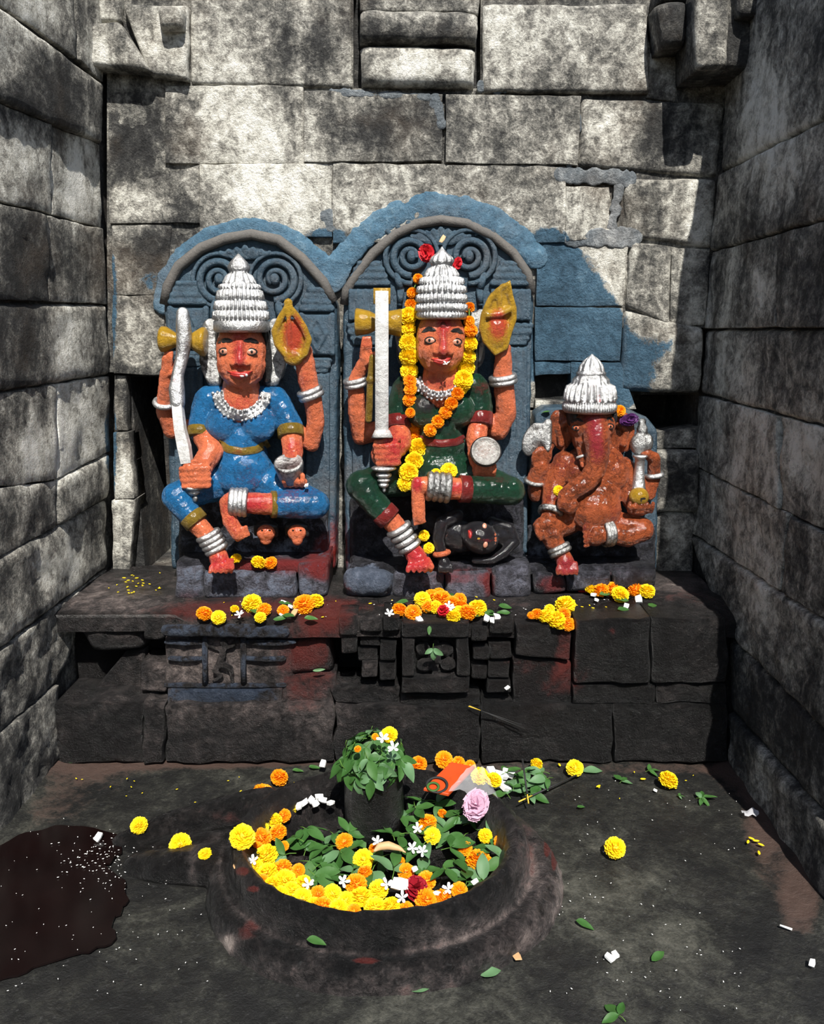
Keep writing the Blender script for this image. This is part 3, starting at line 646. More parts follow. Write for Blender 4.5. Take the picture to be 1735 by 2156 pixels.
# right-hand blocks
ab(0, 0, 0, 0, 2.65, .3, quad=[(1086, 1312), (1206, 1318), (1200, 1392), (1086, 1380)], bevel=.01, amp=.022)
ab(0, 0, 0, 0, 2.67, .3, quad=[(1080, 1384), (1204, 1396), (1204, 1486), (1080, 1484)], bevel=.01, amp=.02)
ab(0, 0, 0, 0, 2.63, .3, quad=[(1212, 1306), (1370, 1300), (1372, 1440), (1210, 1440)], bevel=.01, amp=.022); ab(0, 0, 0, 0, 2.635, .3, quad=[(1374, 1302), (1532, 1304), (1532, 1440), (1374, 1440)], bevel=.01, amp=.022)
ab(0, 0, 0, 0, 2.645, .3, quad=[(1206, 1442), (1380, 1442), (1380, 1484), (1206, 1484)], bevel=.008, amp=.02); ab(0, 0, 0, 0, 2.645, .3, quad=[(1383, 1442), (1532, 1442), (1532, 1482), (1383, 1482)], bevel=.008, amp=.02)
# ------------------------------------------------------------------ statues
def bvh_of(*obs):
    vs_ = []; fs_ = []
    for o in obs:
        n = len(vs_); r_ = ORG[o.name]; vs_ += [v.co + r_ for v in o.data.vertices]; fs_ += [tuple(i + n for i in p.vertices) for p in o.data.polygons]
    return BVHTree.FromPolygons(vs_, fs_)
def hit(bv, px, py, Yd=3.0):
    d = ray(px, py).normalized(); h = bv.ray_cast(CAM, d)
    return (h[0], h[1]) if h[0] is not None else (P(px, py, Yd), Vector((0, -1, 0)))
def strip(b, bv, pts, hw, th, Yd=3.0, n=None, taper=True):
    """band laid on a carved surface along pixel points; hw half width px (number or list), th thickness m"""
    fine = []
    for (a, c) in zip(pts, pts[1:]):
        k = max(2, int(math.dist(a, c) / 5))
        fine += [(a[0] + (c[0] - a[0]) * i / k, a[1] + (c[1] - a[1]) * i / k) for i in range(k)]
    fine.append(pts[-1]); m = len(fine); prof = [(-1, 0), (-.75, .75), (0, 1), (.75, .75), (1, 0)]
    V = []; 
    for i, p in enumerate(fine):
        a = fine[max(i - 1, 0)]; c = fine[min(i + 1, m - 1)]; dx, dy = c[0] - a[0], c[1] - a[1]; l = math.hypot(dx, dy) or 1
        t_ = i / (m - 1); w = hw if not isinstance(hw, (list, tuple)) else np.interp(t_, np.linspace(0, 1, len(hw)), hw)
        if taper: w = w * max(.12, min(1, 5 * t_, 5 * (1 - t_)))
        for u, h in prof:
            q, _ = hit(bv, p[0] - dy / l * w * u, p[1] + dx / l * w * u, Yd); V.append(q - ray(*p).normalized() * (th * h - .002))
    back = [v + ray(500, 900) * .008 for v in V]; k = len(prof); Fc = []
    for i in range(m - 1):
        for j in range(k - 1): Fc.append((i * k + j, (i + 1) * k + j, (i + 1) * k + j + 1, i * k + j + 1))
    N = len(V); Fc += [tuple(N + q for q in reversed(f)) for f in Fc]
    for i in range(m - 1):
        Fc.append((i * k, N + i * k, N + (i + 1) * k, (i + 1) * k)); Fc.append((i * k + k - 1, (i + 1) * k + k - 1, N + (i + 1) * k + k - 1, N + i * k + k - 1))
    b.add(V + back, Fc); return b
def spot(b, bv, px, py, rx, rz, th, rot=0, Yd=3.0, sink=.3):
    q, nr = hit(bv, px, py, Yd); s = S(px, py, q.y); nr = (nr * .6 + Vector((0, -.6, 0.1))).normalized()
    x = Vector((0, 0, 1)).cross(nr).normalized() * -1; x = x if x.x > 0 else -x; z = nr.cross(x); z = z if z.z > 0 else -z
    a = R(rot); x, z = x * math.cos(a) - z * math.sin(a), x * math.sin(a) + z * math.cos(a)
    return b.ellw(q + nr * th * (1 - sink) * .2, x * rx * s, nr * th, z * rz * s, 14, 8)

def slab(root, pts, Yf, Yb, name='back_slab', blobs=(), base=(.5, .0, 0)):
    fine = []
    for (a, c) in zip(pts, pts[1:] + pts[:1]):
        k = max(1, int(math.dist(a, c) / 30)); fine += [(a[0] + (c[0] - a[0]) * i / k, a[1] + (c[1] - a[1]) * i / k) for i in range(k)]
    fr = [P(x, y, Yf) for x, y in fine]; b = MB(); b.prismw(fr, [p + Vector((0, Yb - Yf, 0)) for p in fr], .012)
    return b.build(name, SLABM, root, remesh=.009, smooth_it=2, tint=(list(base), blobs), rough=.003, noise_s=20)
def part(root, name, mat, b, blobs=(), base=(0, 0, 0), **k): return b.build(name, mat, root, tint=(list(base), list(blobs)), **k)
def spiral(b, cx, cy, r0, r1, turns, sgn, a0, Y, w):
    n = int(24 * turns); pts = []
    for i in range(n + 1):
        t_ = i / n; a = a0 + sgn * 2 * math.pi * turns * t_; r_ = r0 + (r1 - r0) * t_; pts.append((cx + r_ * math.cos(a), cy + r_ * math.sin(a), Y))
    return b.tube(pts, [w * (1 - .35 * i / n) for i in range(n + 1)], n=7)
def capital(root, x0, x1, y0, Y, hs, ins):
    b = MB(); y = y0
    for h_, d in zip(hs, ins):
        b.limb((x0 + d + h_ / 2, y + h_ / 2, Y, h_ / 2), (x1 - d - h_ / 2, y + h_ / 2, Y, h_ / 2)); y += h_ * .95
    return part(root, 'capital', SLABM, b, base=(.5, 0, 0), remesh=.005, smooth_it=2)
def rings(root, name, mat, c0, c1, Rpx, n, r_px, Y0, blobs=()):
    """n silver rings threaded on a limb from pixel c0 to c1"""
    a = P(c0[0], c0[1], Y0[0]); e = P(c1[0], c1[1], Y0[1]); s = S(c0[0], c0[1], Y0[0]); b = MB()
    for i in range(n):
        t_ = (i + .5) / n; Rr = Rpx if not isinstance(Rpx, tuple) else Rpx[0] + (Rpx[1] - Rpx[0]) * t_
        b.ring(a.lerp(e, t_), e - a, Rr * s, r_px * s, 26, 8)
    return part(root, name, mat, b, blobs)
def digits(b, pts_list, n=8):
    for ch in pts_list: b.limb(*[(x, y, Y, r_ * .84) for x, y, Y, r_ in ch], n=n)
def face(root, body, bv, ex, brows, mouth, teeth=None, er=(10, 8)):
    for (x, y, px_off) in ex:
        b = MB(); spot(b, bv, x, y, er[0] + 3.2, er[1] + .6, .004); e = part(root, 'eye', HAIRM, b)
        b = MB(); spot(b, bv, x, y, er[0] + .8, er[1] - 1.6, .0056); part(e, 'eyeball', EYEW, b)
        b = MB(); spot(b, bv, x + px_off, y, 4.2, 4.6, .0075); part(e, 'pupil', HAIRM, b)
    for pts in brows:
        b = MB(); strip(b, bv, pts, [3, 5.5, 6, 5], .005); part(root, 'eyebrow', HAIRM, b)
    b = MB(); strip(b, bv, mouth[0], [2, 5, 4, 5, 2], .007); strip(b, bv, mouth[1], [2, 5, 6, 5, 2], .007); part(root, 'lips', LIPM, b)
    for (x, y, rx, rz) in teeth or ():
        b = MB(); spot(b, bv, x, y, rx, rz, .009); part(root, 'tooth', WHITEP, b, [(x, y, 30, 30, 2, .3)])
def crown(root, x, Y, prof, name='crown', blobs=()):
    b = MB(); b.lathe(x, Y, [q if len(q) < 4 else (q[0], q[1], q[2], q[3] * 1.7) for q in prof], 320); return part(root, name, SILVER, b, blobs)
def necklace(root, bv, pts, hw, rows, bead):
    b = MB(); strip(b, bv, pts, hw, .008, taper=False); o = part(root, 'necklace', SILVER, b, [(pts[len(pts) // 2][0], pts[len(pts) // 2][1] - 10, 26, 40, 0, .42)])
    bd = MB(); m = len(pts)
    for off in rows:
        fine = []
        for (a, c) in zip(pts, pts[1:]):
            k = max(1, int(math.dist(a, c) / (bead * 2.1))); dx, dy = c[0] - a[0], c[1] - a[1]; l = math.hypot(dx, dy)
            fine += [(a[0] + dx * i / k - dy / l * off, a[1] + dy * i / k + dx / l * off) for i in range(k)]
        for x, y in fine:
            q, _ = hit(bv, x, y); r_ = bead * S(x, y, q.y); q = q - ray(x, y).normalized() * .007
            bd.ellw(q, Vector((r_, 0, 0)), Vector((0, r_, 0)), Vector((0, 0, r_)), 8, 6)
    part(o, 'bead_row', SILVER, bd)

# ---------------- statue in blue
L = thing('goddess_statue', 'painted seated goddess statue in blue dress with curved white sword on arched slab', 'statue', P(530, 1255, 2.95))
RB = [(590, 620, 50, 60, 2, .18), (640, 1210, 60, 30, 2, .3), (700, 1180, 30, 120, 2, .55)]
slab(L, [(344, 640), (350, 600), (372, 562), (420, 522), (470, 500), (530, 490), (590, 504), (640, 542), (684, 592), (708, 640), (712, 760), (706, 1200), (360, 1200), (348, 800)], 3.06, 3.2, blobs=RB)
b = MB(); b.tube([(347, 640, 3.06), (352, 604, 3.05), (376, 560, 3.05), (424, 523, 3.05), (474, 503, 3.05), (530, 494, 3.05), (586, 506, 3.05), (636, 544, 3.05), (680, 594, 3.05), (702, 636, 3.06)], 11); part(L, 'arch_rim', DUST, b, base=(.5, 0, 0), rough=.003)
for x0, x1, y0 in ((352, 440, 590), (628, 706, 604)):
    capital(L, x0, x1, y0, 3.05, (14, 12, 14, 16), (16, 10, 4, 0))
    b = MB(); b.pbox(x0 + 6, y0 + 58, x1 - 6, y0 + 145, 3.035, .05, .008); b.limb((x0 + 6, y0 + 60, 3.04, 7), (x0 + 6, y0 + 140, 3.04, 7)); b.limb((x1 - 6, y0 + 60, 3.04, 7), (x1 - 6, y0 + 140, 3.04, 7))
    xm = (x0 + x1) / 2; b.tube([(xm, y0 + 66), (xm + 18, y0 + 100), (xm, y0 + 136), (xm - 18, y0 + 100)], 4, Y=3.033, close=True); b.ell(xm, y0 + 100, 3.035, 8, 14, 6)
    part(L, 'pilaster_panel', SLABM, b, base=(.5, 0, 0), remesh=.005, smooth_it=2)
    capital(L, x0 + 8, x1 - 4, y0 + 148, 3.05, (12, 14, 10), (0, 4, 10))
    b = MB(); b.pbox(x0 + 16, y0 + 180, x1 - 12, 1150, 3.045, .05, .01)
    for k in range(4): xx = x0 + 20 + k * (x1 - x0 - 36) / 3; b.limb((xx, y0 + 186, 3.045, 5), (xx, 1140, 3.045, 5))
    part(L, 'pilaster_shaft', SLABM, b, base=(.5, 0, 0), remesh=.006, smooth_it=2)
for cx, sg in ((462, -1), (578, 1)):
    b = MB(); spiral(b, cx, 588, 46, 10, 1.9, -sg, math.pi / 2 if sg > 0 else math.pi / 2, 3.05, 9); spiral(b, cx, 588, 58, 52, .8, -sg, math.pi * .45, 3.05, 6); b.ell(cx, 588, 3.05, 11, 13, 10); b.limb((cx + sg * 8, 632, 3.05, 9), (cx + sg * 14, 680, 3.05, 9), (cx + sg * 16, 720, 3.05, 7))
    part(L, 'scroll_carving', SLABM, b, [(590, 600, 20, 25, 2, .3)], base=(.5, 0, 0))
b = MB()
for k in range(-3, 4): b.limb((516 + k * 5, 545, 3.055, 4), (516 + k * 17, 522 + abs(k) * 4, 3.05, 7))
part(L, 'leaf_carving', SLABM, b, base=(.5, 0, 0), remesh=.005, smooth_it=2)
SEATT = ([.36, .45, 0], [(690, 1170, 40, 60, 2, .6), (640, 1205, 90, 20, 2, .35), (560, 1190, 90, 14, 2, .4), (400, 1260, 60, 30, 2, .4)])
b = MB(); b.pbox(372, 1050, 690, 1190, 2.99, .1, .02); b.build('seat_block', BASEM, L, remesh=.009, tint=SEATT, rough=.004)
for q in ([(368, 1196), (424, 1194), (428, 1266), (366, 1262)], [(427, 1204), (622, 1206), (622, 1262), (427, 1264)], [(625, 1190), (690, 1184), (688, 1258), (628, 1260)]):
    o = block(L, 'base_stone', bq(*q, Y=2.835), (0, -1, 0), BASEM, 0, .22, .02, .008, tint=([.52, .45, 0], SEATT[1]))
b = MB(); b.pbox(368, 1182, 692, 1210, 2.86, .2, .01); b.build('base_top', BASEM, L, remesh=.009, tint=([.34, .3, .2], SEATT[1]), rough=.004)
# body
VER = [(505, 705, 20, 42, 0, .7), (504, 755, 15, 26, 0, .6), (506, 850, 50, 22, 0, .6), (600, 690, 60, 40, 0, .2), (540, 1060, 40, 24, 0, .9), (490, 1080, 30, 60, 0, .55), (468, 1185, 40, 25, 0, .9), (640, 800, 25, 50, 0, .4), (615, 945, 30, 25, 0, .6), (480, 790, 60, 40, 0, .12),
       (565, 720, 14, 60, 1, .0), (560, 1120, 30, 20, 0, .5)]
b = MB()
b.ell(508, 738, 2.92, 53, 66, 46); b.ell(508, 766, 2.912, 52, 52, 44); b.ell(508, 786, 2.905, 40, 35, 38); b.ell(507, 808, 2.882, 17, 12, 13); b.ell(508, 712, 2.895, 40, 26, 24)
b.limb((507, 722, 2.846, 6), (506, 745, 2.838, 8), (505, 762, 2.829, 10)); b.ell(493, 766, 2.842, 9, 6.5, 9); b.ell(518, 766, 2.842, 9, 6.5, 9); b.ell(506, 789, 2.85, 22, 9, 10)
b.limb((508, 800, 2.94, 36), (508, 852, 2.955, 46)); b.ell(508, 890, 2.98, 66, 58, 34); b.limb((510, 930, 2.975, 42), (515, 1010, 2.97, 46))
b.limb((436, 845, 2.98, 22), (422, 905, 2.95, 23), (446, 950, 2.90, 25), (424, 985, 2.865, 24)); b.ell(410, 1002, 2.85, 34, 28, 24, 15)
digits(b, [[(438, 986 + k * 12, 2.82, 9), (410, 987 + k * 12, 2.806, 8.5), (382 + k * 2, 988 + k * 12, 2.816, 8)] for k in range(4)] + [[(436, 978, 2.84, 9), (412, 972, 2.82, 8), (392, 978, 2.815, 7)]])
b.limb((582, 845, 2.98, 22), (612, 905, 2.95, 23), (617, 950, 2.90, 22), (614, 990, 2.88, 20)); b.ell(622, 1014, 2.86, 26, 12, 18)
digits(b, [[(600 + k * 12, 1022, 2.845, 7), (598 + k * 13, 1012, 2.83, 7), (598 + k * 13, 1000, 2.832, 6)] for k in range(4)])
b.limb((410, 900, 3.03, 20), (362, 905, 3.02, 19), (346, 865, 2.99, 17), (347, 820, 2.96, 15), (352, 785, 2.945, 15)); b.ell(354, 772, 2.94, 15, 20, 14)
digits(b, [[(346 + k * 7, 772, 2.93, 6), (345 + k * 7, 755, 2.92, 6), (350 + k * 6, 742, 2.925, 5.5)] for k in range(3)] + [[(350, 790, 2.935, 7), (366, 786, 2.92, 6.5), (374, 778, 2.92, 6)]])
b.limb((615, 905, 3.0, 24), (656, 934, 2.975, 18), (665, 890, 2.965, 19), (660, 848, 2.955, 20), (648, 800, 2.94, 21), (642, 762, 2.93, 21)); b.ell(640, 745, 2.925, 19, 26, 16)
digits(b, [[(628 + k * 9, 745, 2.915, 7), (618 + k * 11, 722, 2.90, 6.5), (612 + k * 11, 706, 2.905, 6)] for k in range(3)] + [[(632, 770, 2.915, 8), (612, 756, 2.895, 7), (602, 742, 2.895, 6.5)]])
b.limb((450, 1015, 2.95, 38), (372, 1046, 2.85, 26), (400, 1088, 2.825, 22), (432, 1122, 2.815, 20), (454, 1156, 2.815, 18), (462, 1178, 2.80, 21))
digits(b, [[(452 + k * 9, 1180, 2.79, 7), (444 + k * 11, 1196, 2.765 - .004 * k, 6.2 + (k == 4) * 1.5), (443 + k * 11, 1204, 2.757, 5.5)] for k in range(5)])
b.limb((560, 1020, 2.95, 38), (664, 1062, 2.87, 26), (600, 1062, 2.83, 25), (540, 1060, 2.81, 23), (486, 1056, 2.80, 20)); b.limb((476, 1058, 2.80, 15), (484, 1096, 2.79, 16), (500, 1124, 2.78, 15))
digits(b, [[(494 + k * 6, 1118 - k * 2, 2.78, 5), (500 + k * 6, 1138 - k * 3, 2.775, 4.6)] for k in range(5)])
body = part(L, 'body', SKIN, b, VER, remesh=.0038, smooth_it=3, rough=.0022, noise_s=38)
bv = bvh_of(body)
face(L, body, bv, [(472, 740, -1), (529, 741, 1)], [[(458, 722), (474, 716), (490, 718)], [(512, 718), (528, 716), (545, 722)]], ([(478, 781), (490, 786), (505, 787), (520, 786), (532, 781)], [(484, 788), (505, 794), (527, 787)]), [(510, 792, 4.5, 2.6), (519, 790, 3.2, 3.8)])
b = MB(); b.ell(510, 720, 2.965, 58, 60, 30); b.limb((560, 700, 2.93, 8), (566, 750, 2.935, 8), (562, 800, 2.95, 9)); part(L, 'hair', HAIRM, b, remesh=.006)
crown(L, 505, 2.915, [(700, 53), (694, 59), (677, 58), (674, 55), (672, 58, 40, 1.8), (656, 56, 40, 1.8), (653, 52), (651, 55, 40, 1.8), (635, 51, 40, 1.8), (632, 47), (630, 50, 36, 1.3), (613, 46, 36, 1.3), (609, 42), (606, 44, 30, 1.3), (600, 41, 30, 1.3), (597, 35), (594, 34, 16, 1.4), (580, 26, 16, 1.2), (574, 20), (570, 22), (563, 24), (553, 19), (543, 10), (534, 1.5)], blobs=[(520, 650, 30, 30, 0, .28), (545, 680, 10, 20, 0, .4)])
for cx, sg in ((444, -1), (580, 1)):
    b = MB(); b.ell(cx, 700, 2.985, 20, 30, 12); b.ell(cx - sg * 2, 752, 2.985, 24, 50, 12, -sg * 8); b.ell(cx - sg * 8, 800, 2.97, 18, 16, 10)
    for k in range(5): b.limb((cx - sg * 14 + sg * k * 8, 715, 2.972, 4), (cx - sg * 12 + sg * k * 8, 760, 2.97, 5), (cx - sg * 16 + sg * k * 6, 798, 2.965, 4))
    part(L, 'ear_ornament', SILVERD, b, remesh=.005, smooth_it=2)
# clothes
b = MB(); b.ell(508, 885, 2.975, 74, 62, 42); b.ell(470, 895, 2.925, 37, 37, 28); b.ell(545, 895, 2.925, 37, 37, 28); b.limb((440, 842, 2.975, 30), (578, 842, 2.975, 30)); b.limb((510, 930, 2.965, 49), (512, 965, 2.965, 53)); b.ell(515, 1005, 2.945, 76, 46, 52); b.ell(515, 985, 2.93, 60, 40, 44)
b.limb((436, 845, 2.975, 29), (421, 905, 2.95, 27)); b.limb((582, 845, 2.975, 29), (612, 900, 2.95, 27))
dress = part(L, 'dress', BLUEC, b, [(550, 1010, 40, 40, 0, .25), (530, 880, 60, 60, 0, .14), (470, 1010, 40, 30, 0, .15)], remesh=.0045, smooth_it=6, rough=.0022, noise_s=38)
b = MB(); b.limb((455, 1015, 2.94, 42), (370, 1046, 2.845, 30), (404, 1090, 2.823, 25)); part(L, 'trouser_leg', BLUEC, b, remesh=.005, smooth_it=4, rough=.0022, noise_s=38)
b = MB(); b.limb((560, 1018, 2.94, 42), (664, 1062, 2.865, 31), (590, 1062, 2.828, 29)); part(L, 'trouser_leg', BLUEC, b, [(600, 1050, 30, 20, 0, .3), (640, 1030, 40, 14, 0, .3)], remesh=.005, smooth_it=4, rough=.0022, noise_s=38)
bd = bvh_of(dress)
b = MB(); strip(b, bd, [(458, 932), (480, 946), (510, 951), (540, 947), (566, 932)], 9, .008, taper=False); part(L, 'belt', OCHRE, b, [(500, 950, 12, 12, 0, .5)])
for (x0, y0, x1, y1, Y0, Y1, r_) in ((422, 900, 421, 922, 2.952, 2.935, 28), (611, 898, 613, 921, 2.951, 2.932, 28), (400, 1084, 416, 1102, 2.825, 2.82, 27), (582, 1062, 570, 1062, 2.828, 2.822, 29)):
    b = MB(); a = P(x0, y0, Y0); e = P(x1, y1, Y1); s_ = S(x0, y0, Y0); b.lathew(a, e, [(0, r_ * s_ * .9), (.08, r_ * s_), (.92, r_ * s_), (1, r_ * s_ * .9)], 28); part(L, 'ochre_band', OCHRE, b)
necklace(L, bvh_of(body, dress), [(458, 826), (462, 846), (476, 864), (494, 873), (508, 875), (524, 872), (542, 862), (556, 846), (560, 826)], 13, (-10, 0, 10), 3.4)
rings(L, 'bangle', SILVER, (346, 842), (346, 854), 19, 1, 6, (2.975, 2.985)); rings(L, 'bangle', SILVER, (650, 818), (658, 838), 22, 2, 7, (2.948, 2.953))
rings(L, 'anklet', SILVER, (436, 1122), (458, 1160), (22, 20), 4, 6.5, (2.815, 2.815)); rings(L, 'anklet', SILVER, (520, 1058), (484, 1056), (26, 24), 4, 6.5, (2.806, 2.80))
# what the hands hold
b = MB(); b.tube([(394, 975, 2.825), (388, 940, 2.83), (380, 905, 2.84), (376, 870, 2.85), (374, 845, 2.86)], [15, 17, 15, 14.5, 14], n=4)
sw = part(L, 'sword', WHITEP, b, [(380, 960, 20, 12, 1, .5)], smooth=False)
b = MB(); b.limb((374, 848, 2.86, 16), (372, 820, 2.87, 17), (374, 790, 2.88, 13), (384, 750, 2.89, 14), (388, 715, 2.89, 17), (386, 680, 2.89, 16), (385, 660, 2.895, 14)); part(sw, 'hilt', SILVER, b, [(372, 800, 20, 30, 0, .45)], remesh=.005)
b = MB(); b.ell(408, 1026, 2.83, 22, 8, 20); b.ell(408, 1036, 2.83, 14, 8, 13); b.ell(411, 1050, 2.828, 6, 8, 6); part(sw, 'pommel', SILVERD, b)
b = MB(); a, e = P(338, 714, 2.93), P(434, 720, 2.93); s_ = S(385, 716, 2.93); b.lathew(a, e, [(0, 24 * s_), (.03, 27 * s_), (.12, 27 * s_), (.34, 15 * s_), (.5, 13 * s_), (.66, 15 * s_), (.9, 30 * s_), (.97, 30 * s_), (1, 26 * s_)], 28); part(L, 'hourglass_drum', YELLOW, b)
b = MB(); fl = [(607, 640), (592, 668), (578, 698), (584, 725), (600, 745), (622, 762), (642, 745), (650, 715), (640, 690), (622, 662)]
b.tube(fl, 8, Y=2.885, close=True, n=8); b.ell(607, 638, 2.885, 10, 10, 8); b.tube([(607, 640, 2.882), (608, 690, 2.878), (610, 742, 2.882)], 5); b.ell(612, 715, 2.90, 32, 44, 10); b.ell(618, 752, 2.89, 22, 18, 12)
part(L, 'flame_bowl', YELLOW, b, [(618, 700, 22, 36, 0, 1.2), (612, 740, 26, 20, 0, .25)], remesh=.0045, smooth_it=2)
b = MB(); a, e = P(607, 972, 2.835), P(614, 1012, 2.875); s_ = S(610, 990, 2.85); b.lathew(a, e, [(.04, 24 * s_), (0, 26 * s_), (0, 30 * s_), (.15, 31 * s_), (.5, 28 * s_), (.9, 25 * s_), (1, 20 * s_)], 30); part(L, 'offering_cup', SILVERD, b, [(608, 972, 30, 16, 0, .3)])
# two small severed heads
for x, nose in ((560, 0), (625, 1)):
    b = MB(); b.ell(x, 1110, 2.885, 25, 18, 14); b.limb((x - 19, 1108, 2.88, 8), (x - 20, 1124, 2.885, 6)); b.limb((x + 19, 1108, 2.88, 8), (x + 21, 1126, 2.885, 6)); b.limb((x, 1120, 2.89, 14), (x, 1124, 3.0, 18)); hh = part(L, 'small_head', HAIRM, b, remesh=.005)
    b = MB(); b.ell(x, 1122, 2.862, 20, 18, 15)
    if nose: b.ell(x + 1, 1136, 2.856, 12, 13, 11)
    else: b.ell(x, 1137, 2.864, 13, 10, 11)
    b.ell(x, 1124, 2.842, 5, 8, 6); b.ell(x, 1143, 2.862, 9, 4, 8); fc = part(hh, 'face', SKIN, b, [(x, 1112, 12, 8, 0, .5), (x, 1139, 8, 2, 1, .5), (x - 8, 1117, 3, 2.4, 1, .9), (x + 8, 1117, 3, 2.4, 1, .9)], remesh=.004, smooth_it=2)

# ---------------- statue in green
C = thing('goddess_statue', 'painted seated goddess statue in dark green dress with straight white sword on tall arched slab', 'statue', P(925, 1262, 2.95))
slab(C, [(722, 660), (724, 615), (742, 585), (780, 532), (830, 488), (880, 466), (928, 458), (984, 466), (1042, 494), (1086, 528), (1118, 575), (1124, 630), (1118, 900), (1108, 1215), (728, 1215), (722, 900)], 3.05, 3.2, blobs=[(720, 1180, 20, 120, 2, .5), (1120, 640, 30, 60, 2, .15), (1060, 590, 40, 20, 2, .2)])
b = MB(); b.tube([(726, 640, 3.05), (730, 612, 3.04), (748, 584, 3.04), (786, 534, 3.04), (834, 492, 3.04), (882, 471, 3.04), (928, 463, 3.04), (982, 471, 3.04), (1038, 498, 3.04), (1080, 532, 3.04), (1110, 576, 3.04), (1120, 620, 3.05)], 10); part(C, 'arch_rim', DUST, b, base=(.5, 0, 0), rough=.003)
for x0, x1, y0 in ((730, 824, 548), (1030, 1122, 548)):
    capital(C, x0, x1, y0, 3.04, (14, 14, 16, 14), (20, 12, 6, 0))
    b = MB(); b.pbox(x0 + 4, y0 + 60, x1 - 4, y0 + 128, 3.025, .05, .008)
    for k in range(6): xx = x0 + 8 + k * (x1 - x0 - 16) / 5; b.limb((xx, y0 + 64, 3.027, 5), (xx, y0 + 124, 3.027, 5))
    part(C, 'pilaster_panel', SLABM, b, base=(.5, 0, 0), remesh=.005, smooth_it=2)
    capital(C, x0 - 2, x1 + 2, y0 + 130, 3.04, (14, 16, 12, 10), (0, 2, 8, 14))
    b = MB(); b.pbox(x0 + 12, y0 + 182, x1 - 12, 1170, 3.035, .05, .01)
    for k in range(5): xx = x0 + 16 + k * (x1 - x0 - 32) / 4; b.limb((xx, y0 + 186, 3.035, 5), (xx, 1160, 3.035, 5))
    part(C, 'pilaster_shaft', SLABM, b, base=(.5, 0, 0), remesh=.006, smooth_it=2)
for cx, sg in ((866, -1), (988, 1)):
    b = MB(); spiral(b, cx, 540, 42, 9, 1.8, -sg, math.pi / 2, 3.04, 9); spiral(b, cx - sg * 2, 540, 58, 54, .85, -sg, math.pi * .5, 3.04, 7); b.ell(cx, 540, 3.04, 10, 14, 10)
    for k in range(3): b.limb((cx + sg * (34 - k * 20), 500 - k * 6, 3.045, 4), (cx + sg * (50 - k * 22), 488 - k * 9, 3.04, 6))
    b.limb((cx + sg * 30, 580, 3.04, 8), (cx + sg * 22, 610, 3.04, 8), (cx + sg * 24, 640, 3.04, 6))
    part(C, 'scroll_carving', SLABM, b, [(980, 560, 30, 30, 2, .2)], base=(.5, 0, 0))
b = MB()
for k in range(-4, 5): b.limb((928 + k * 5, 515, 3.045, 4), (928 + k * 15, 482 + abs(k) * 4, 3.04, 6))
part(C, 'leaf_carving', SLABM, b, base=(.5, 0, 0), remesh=.005, smooth_it=2)
b = MB(); b.pbox(735, 1050, 1105, 1215, 3.0, .1, .02); b.build('seat_block', BASEM, C, remesh=.009, tint=([.30, .3, 0], SEATT[1]), rough=.004)
BT = [(740, 1240, 40, 30, 2, .5), (960, 1215, 80, 20, 2, .4), (1030, 1240, 14, 40, 2, .5), (780, 1215, 40, 30, 1, .5)]
b = MB(); b.limb((752, 1222, 2.87, 32), (800, 1226, 2.855, 30)); b.pbox(728, 1205, 840, 1262, 2.86, .15, .02); b.build('base_cushion', BASEM, C, remesh=.009, tint=([.46, .45, 0], BT), rough=.004)
for q in ([(826, 1206), (936, 1208), (936, 1268), (824, 1266)], [(937, 1208), (1034, 1204), (1034, 1268), (937, 1268)], [(1037, 1196), (1118, 1192), (1122, 1264), (1038, 1268)]):
    block(C, 'base_stone', bq(*q, Y=2.83), (0, -1, 0), BASEM, 0, .22, .03, .008, tint=([.5, .35, 0], BT))
b = MB(); b.pbox(735, 1190, 1112, 1212, 2.86, .2, .01); b.build('base_top', BASEM, C, remesh=.009, tint=([.3, .2, .1], BT), rough=.004)
VER = [(933, 692, 14, 40, 0, .75), (934, 740, 12, 20, 0, .6), (955, 680, 24, 20, 0, .35), (930, 808, 50, 16, 0, .55), (878, 1015, 12, 22, 0, .9), (960, 1030, 40, 16, 0, .9), (880, 1175, 40, 40, 0, 1.0), (820, 1085, 30, 20, 0, .4), (835, 920, 30, 60, 0, .45), (815, 950, 50, 40, 0, .4), (1010, 890, 40, 30, 0, .4), (770, 720, 20, 20, 0, .4), (880, 1060, 12, 60, 0, .15)]
b = MB()
b.ell(928, 712, 2.90, 52, 62, 46); b.ell(927, 737, 2.892, 51, 50, 44); b.ell(927, 757, 2.885, 39, 33, 38); b.ell(926, 777, 2.864, 17, 11, 13); b.ell(930, 688, 2.876, 40, 26, 24)
b.limb((933, 696, 2.828, 6), (934, 720, 2.819, 8), (933, 739, 2.81, 10.5)); b.ell(920, 742, 2.824, 9, 6.5, 9); b.ell(946, 742, 2.824, 9, 6.5, 9); b.ell(928, 760, 2.83, 22, 9, 10)
b.limb((928, 775, 2.92, 36), (928, 822, 2.94, 46)); b.ell(928, 860, 2.97, 66, 58, 34); b.limb((928, 905, 2.965, 42), (930, 990, 2.96, 46))
b.limb((850, 820, 2.97, 22), (838, 890, 2.945, 24), (842, 930, 2.89, 25), (826, 950, 2.85, 24)); b.ell(812, 958, 2.835, 32, 30, 24, 10)
digits(b, [[(838, 938 + k * 12, 2.805, 9), (814, 940 + k * 12, 2.79, 8.5), (790 + k * 2, 940 + k * 12, 2.80, 8)] for k in range(4)] + [[(838, 926, 2.83, 9), (812, 928, 2.805, 8), (792, 932, 2.80, 7)]])
b.limb((1006, 822, 2.97, 22), (1010, 880, 2.945, 23), (1002, 925, 2.90, 22), (1008, 970, 2.875, 20)); b.ell(1018, 988, 2.86, 25, 16, 18)
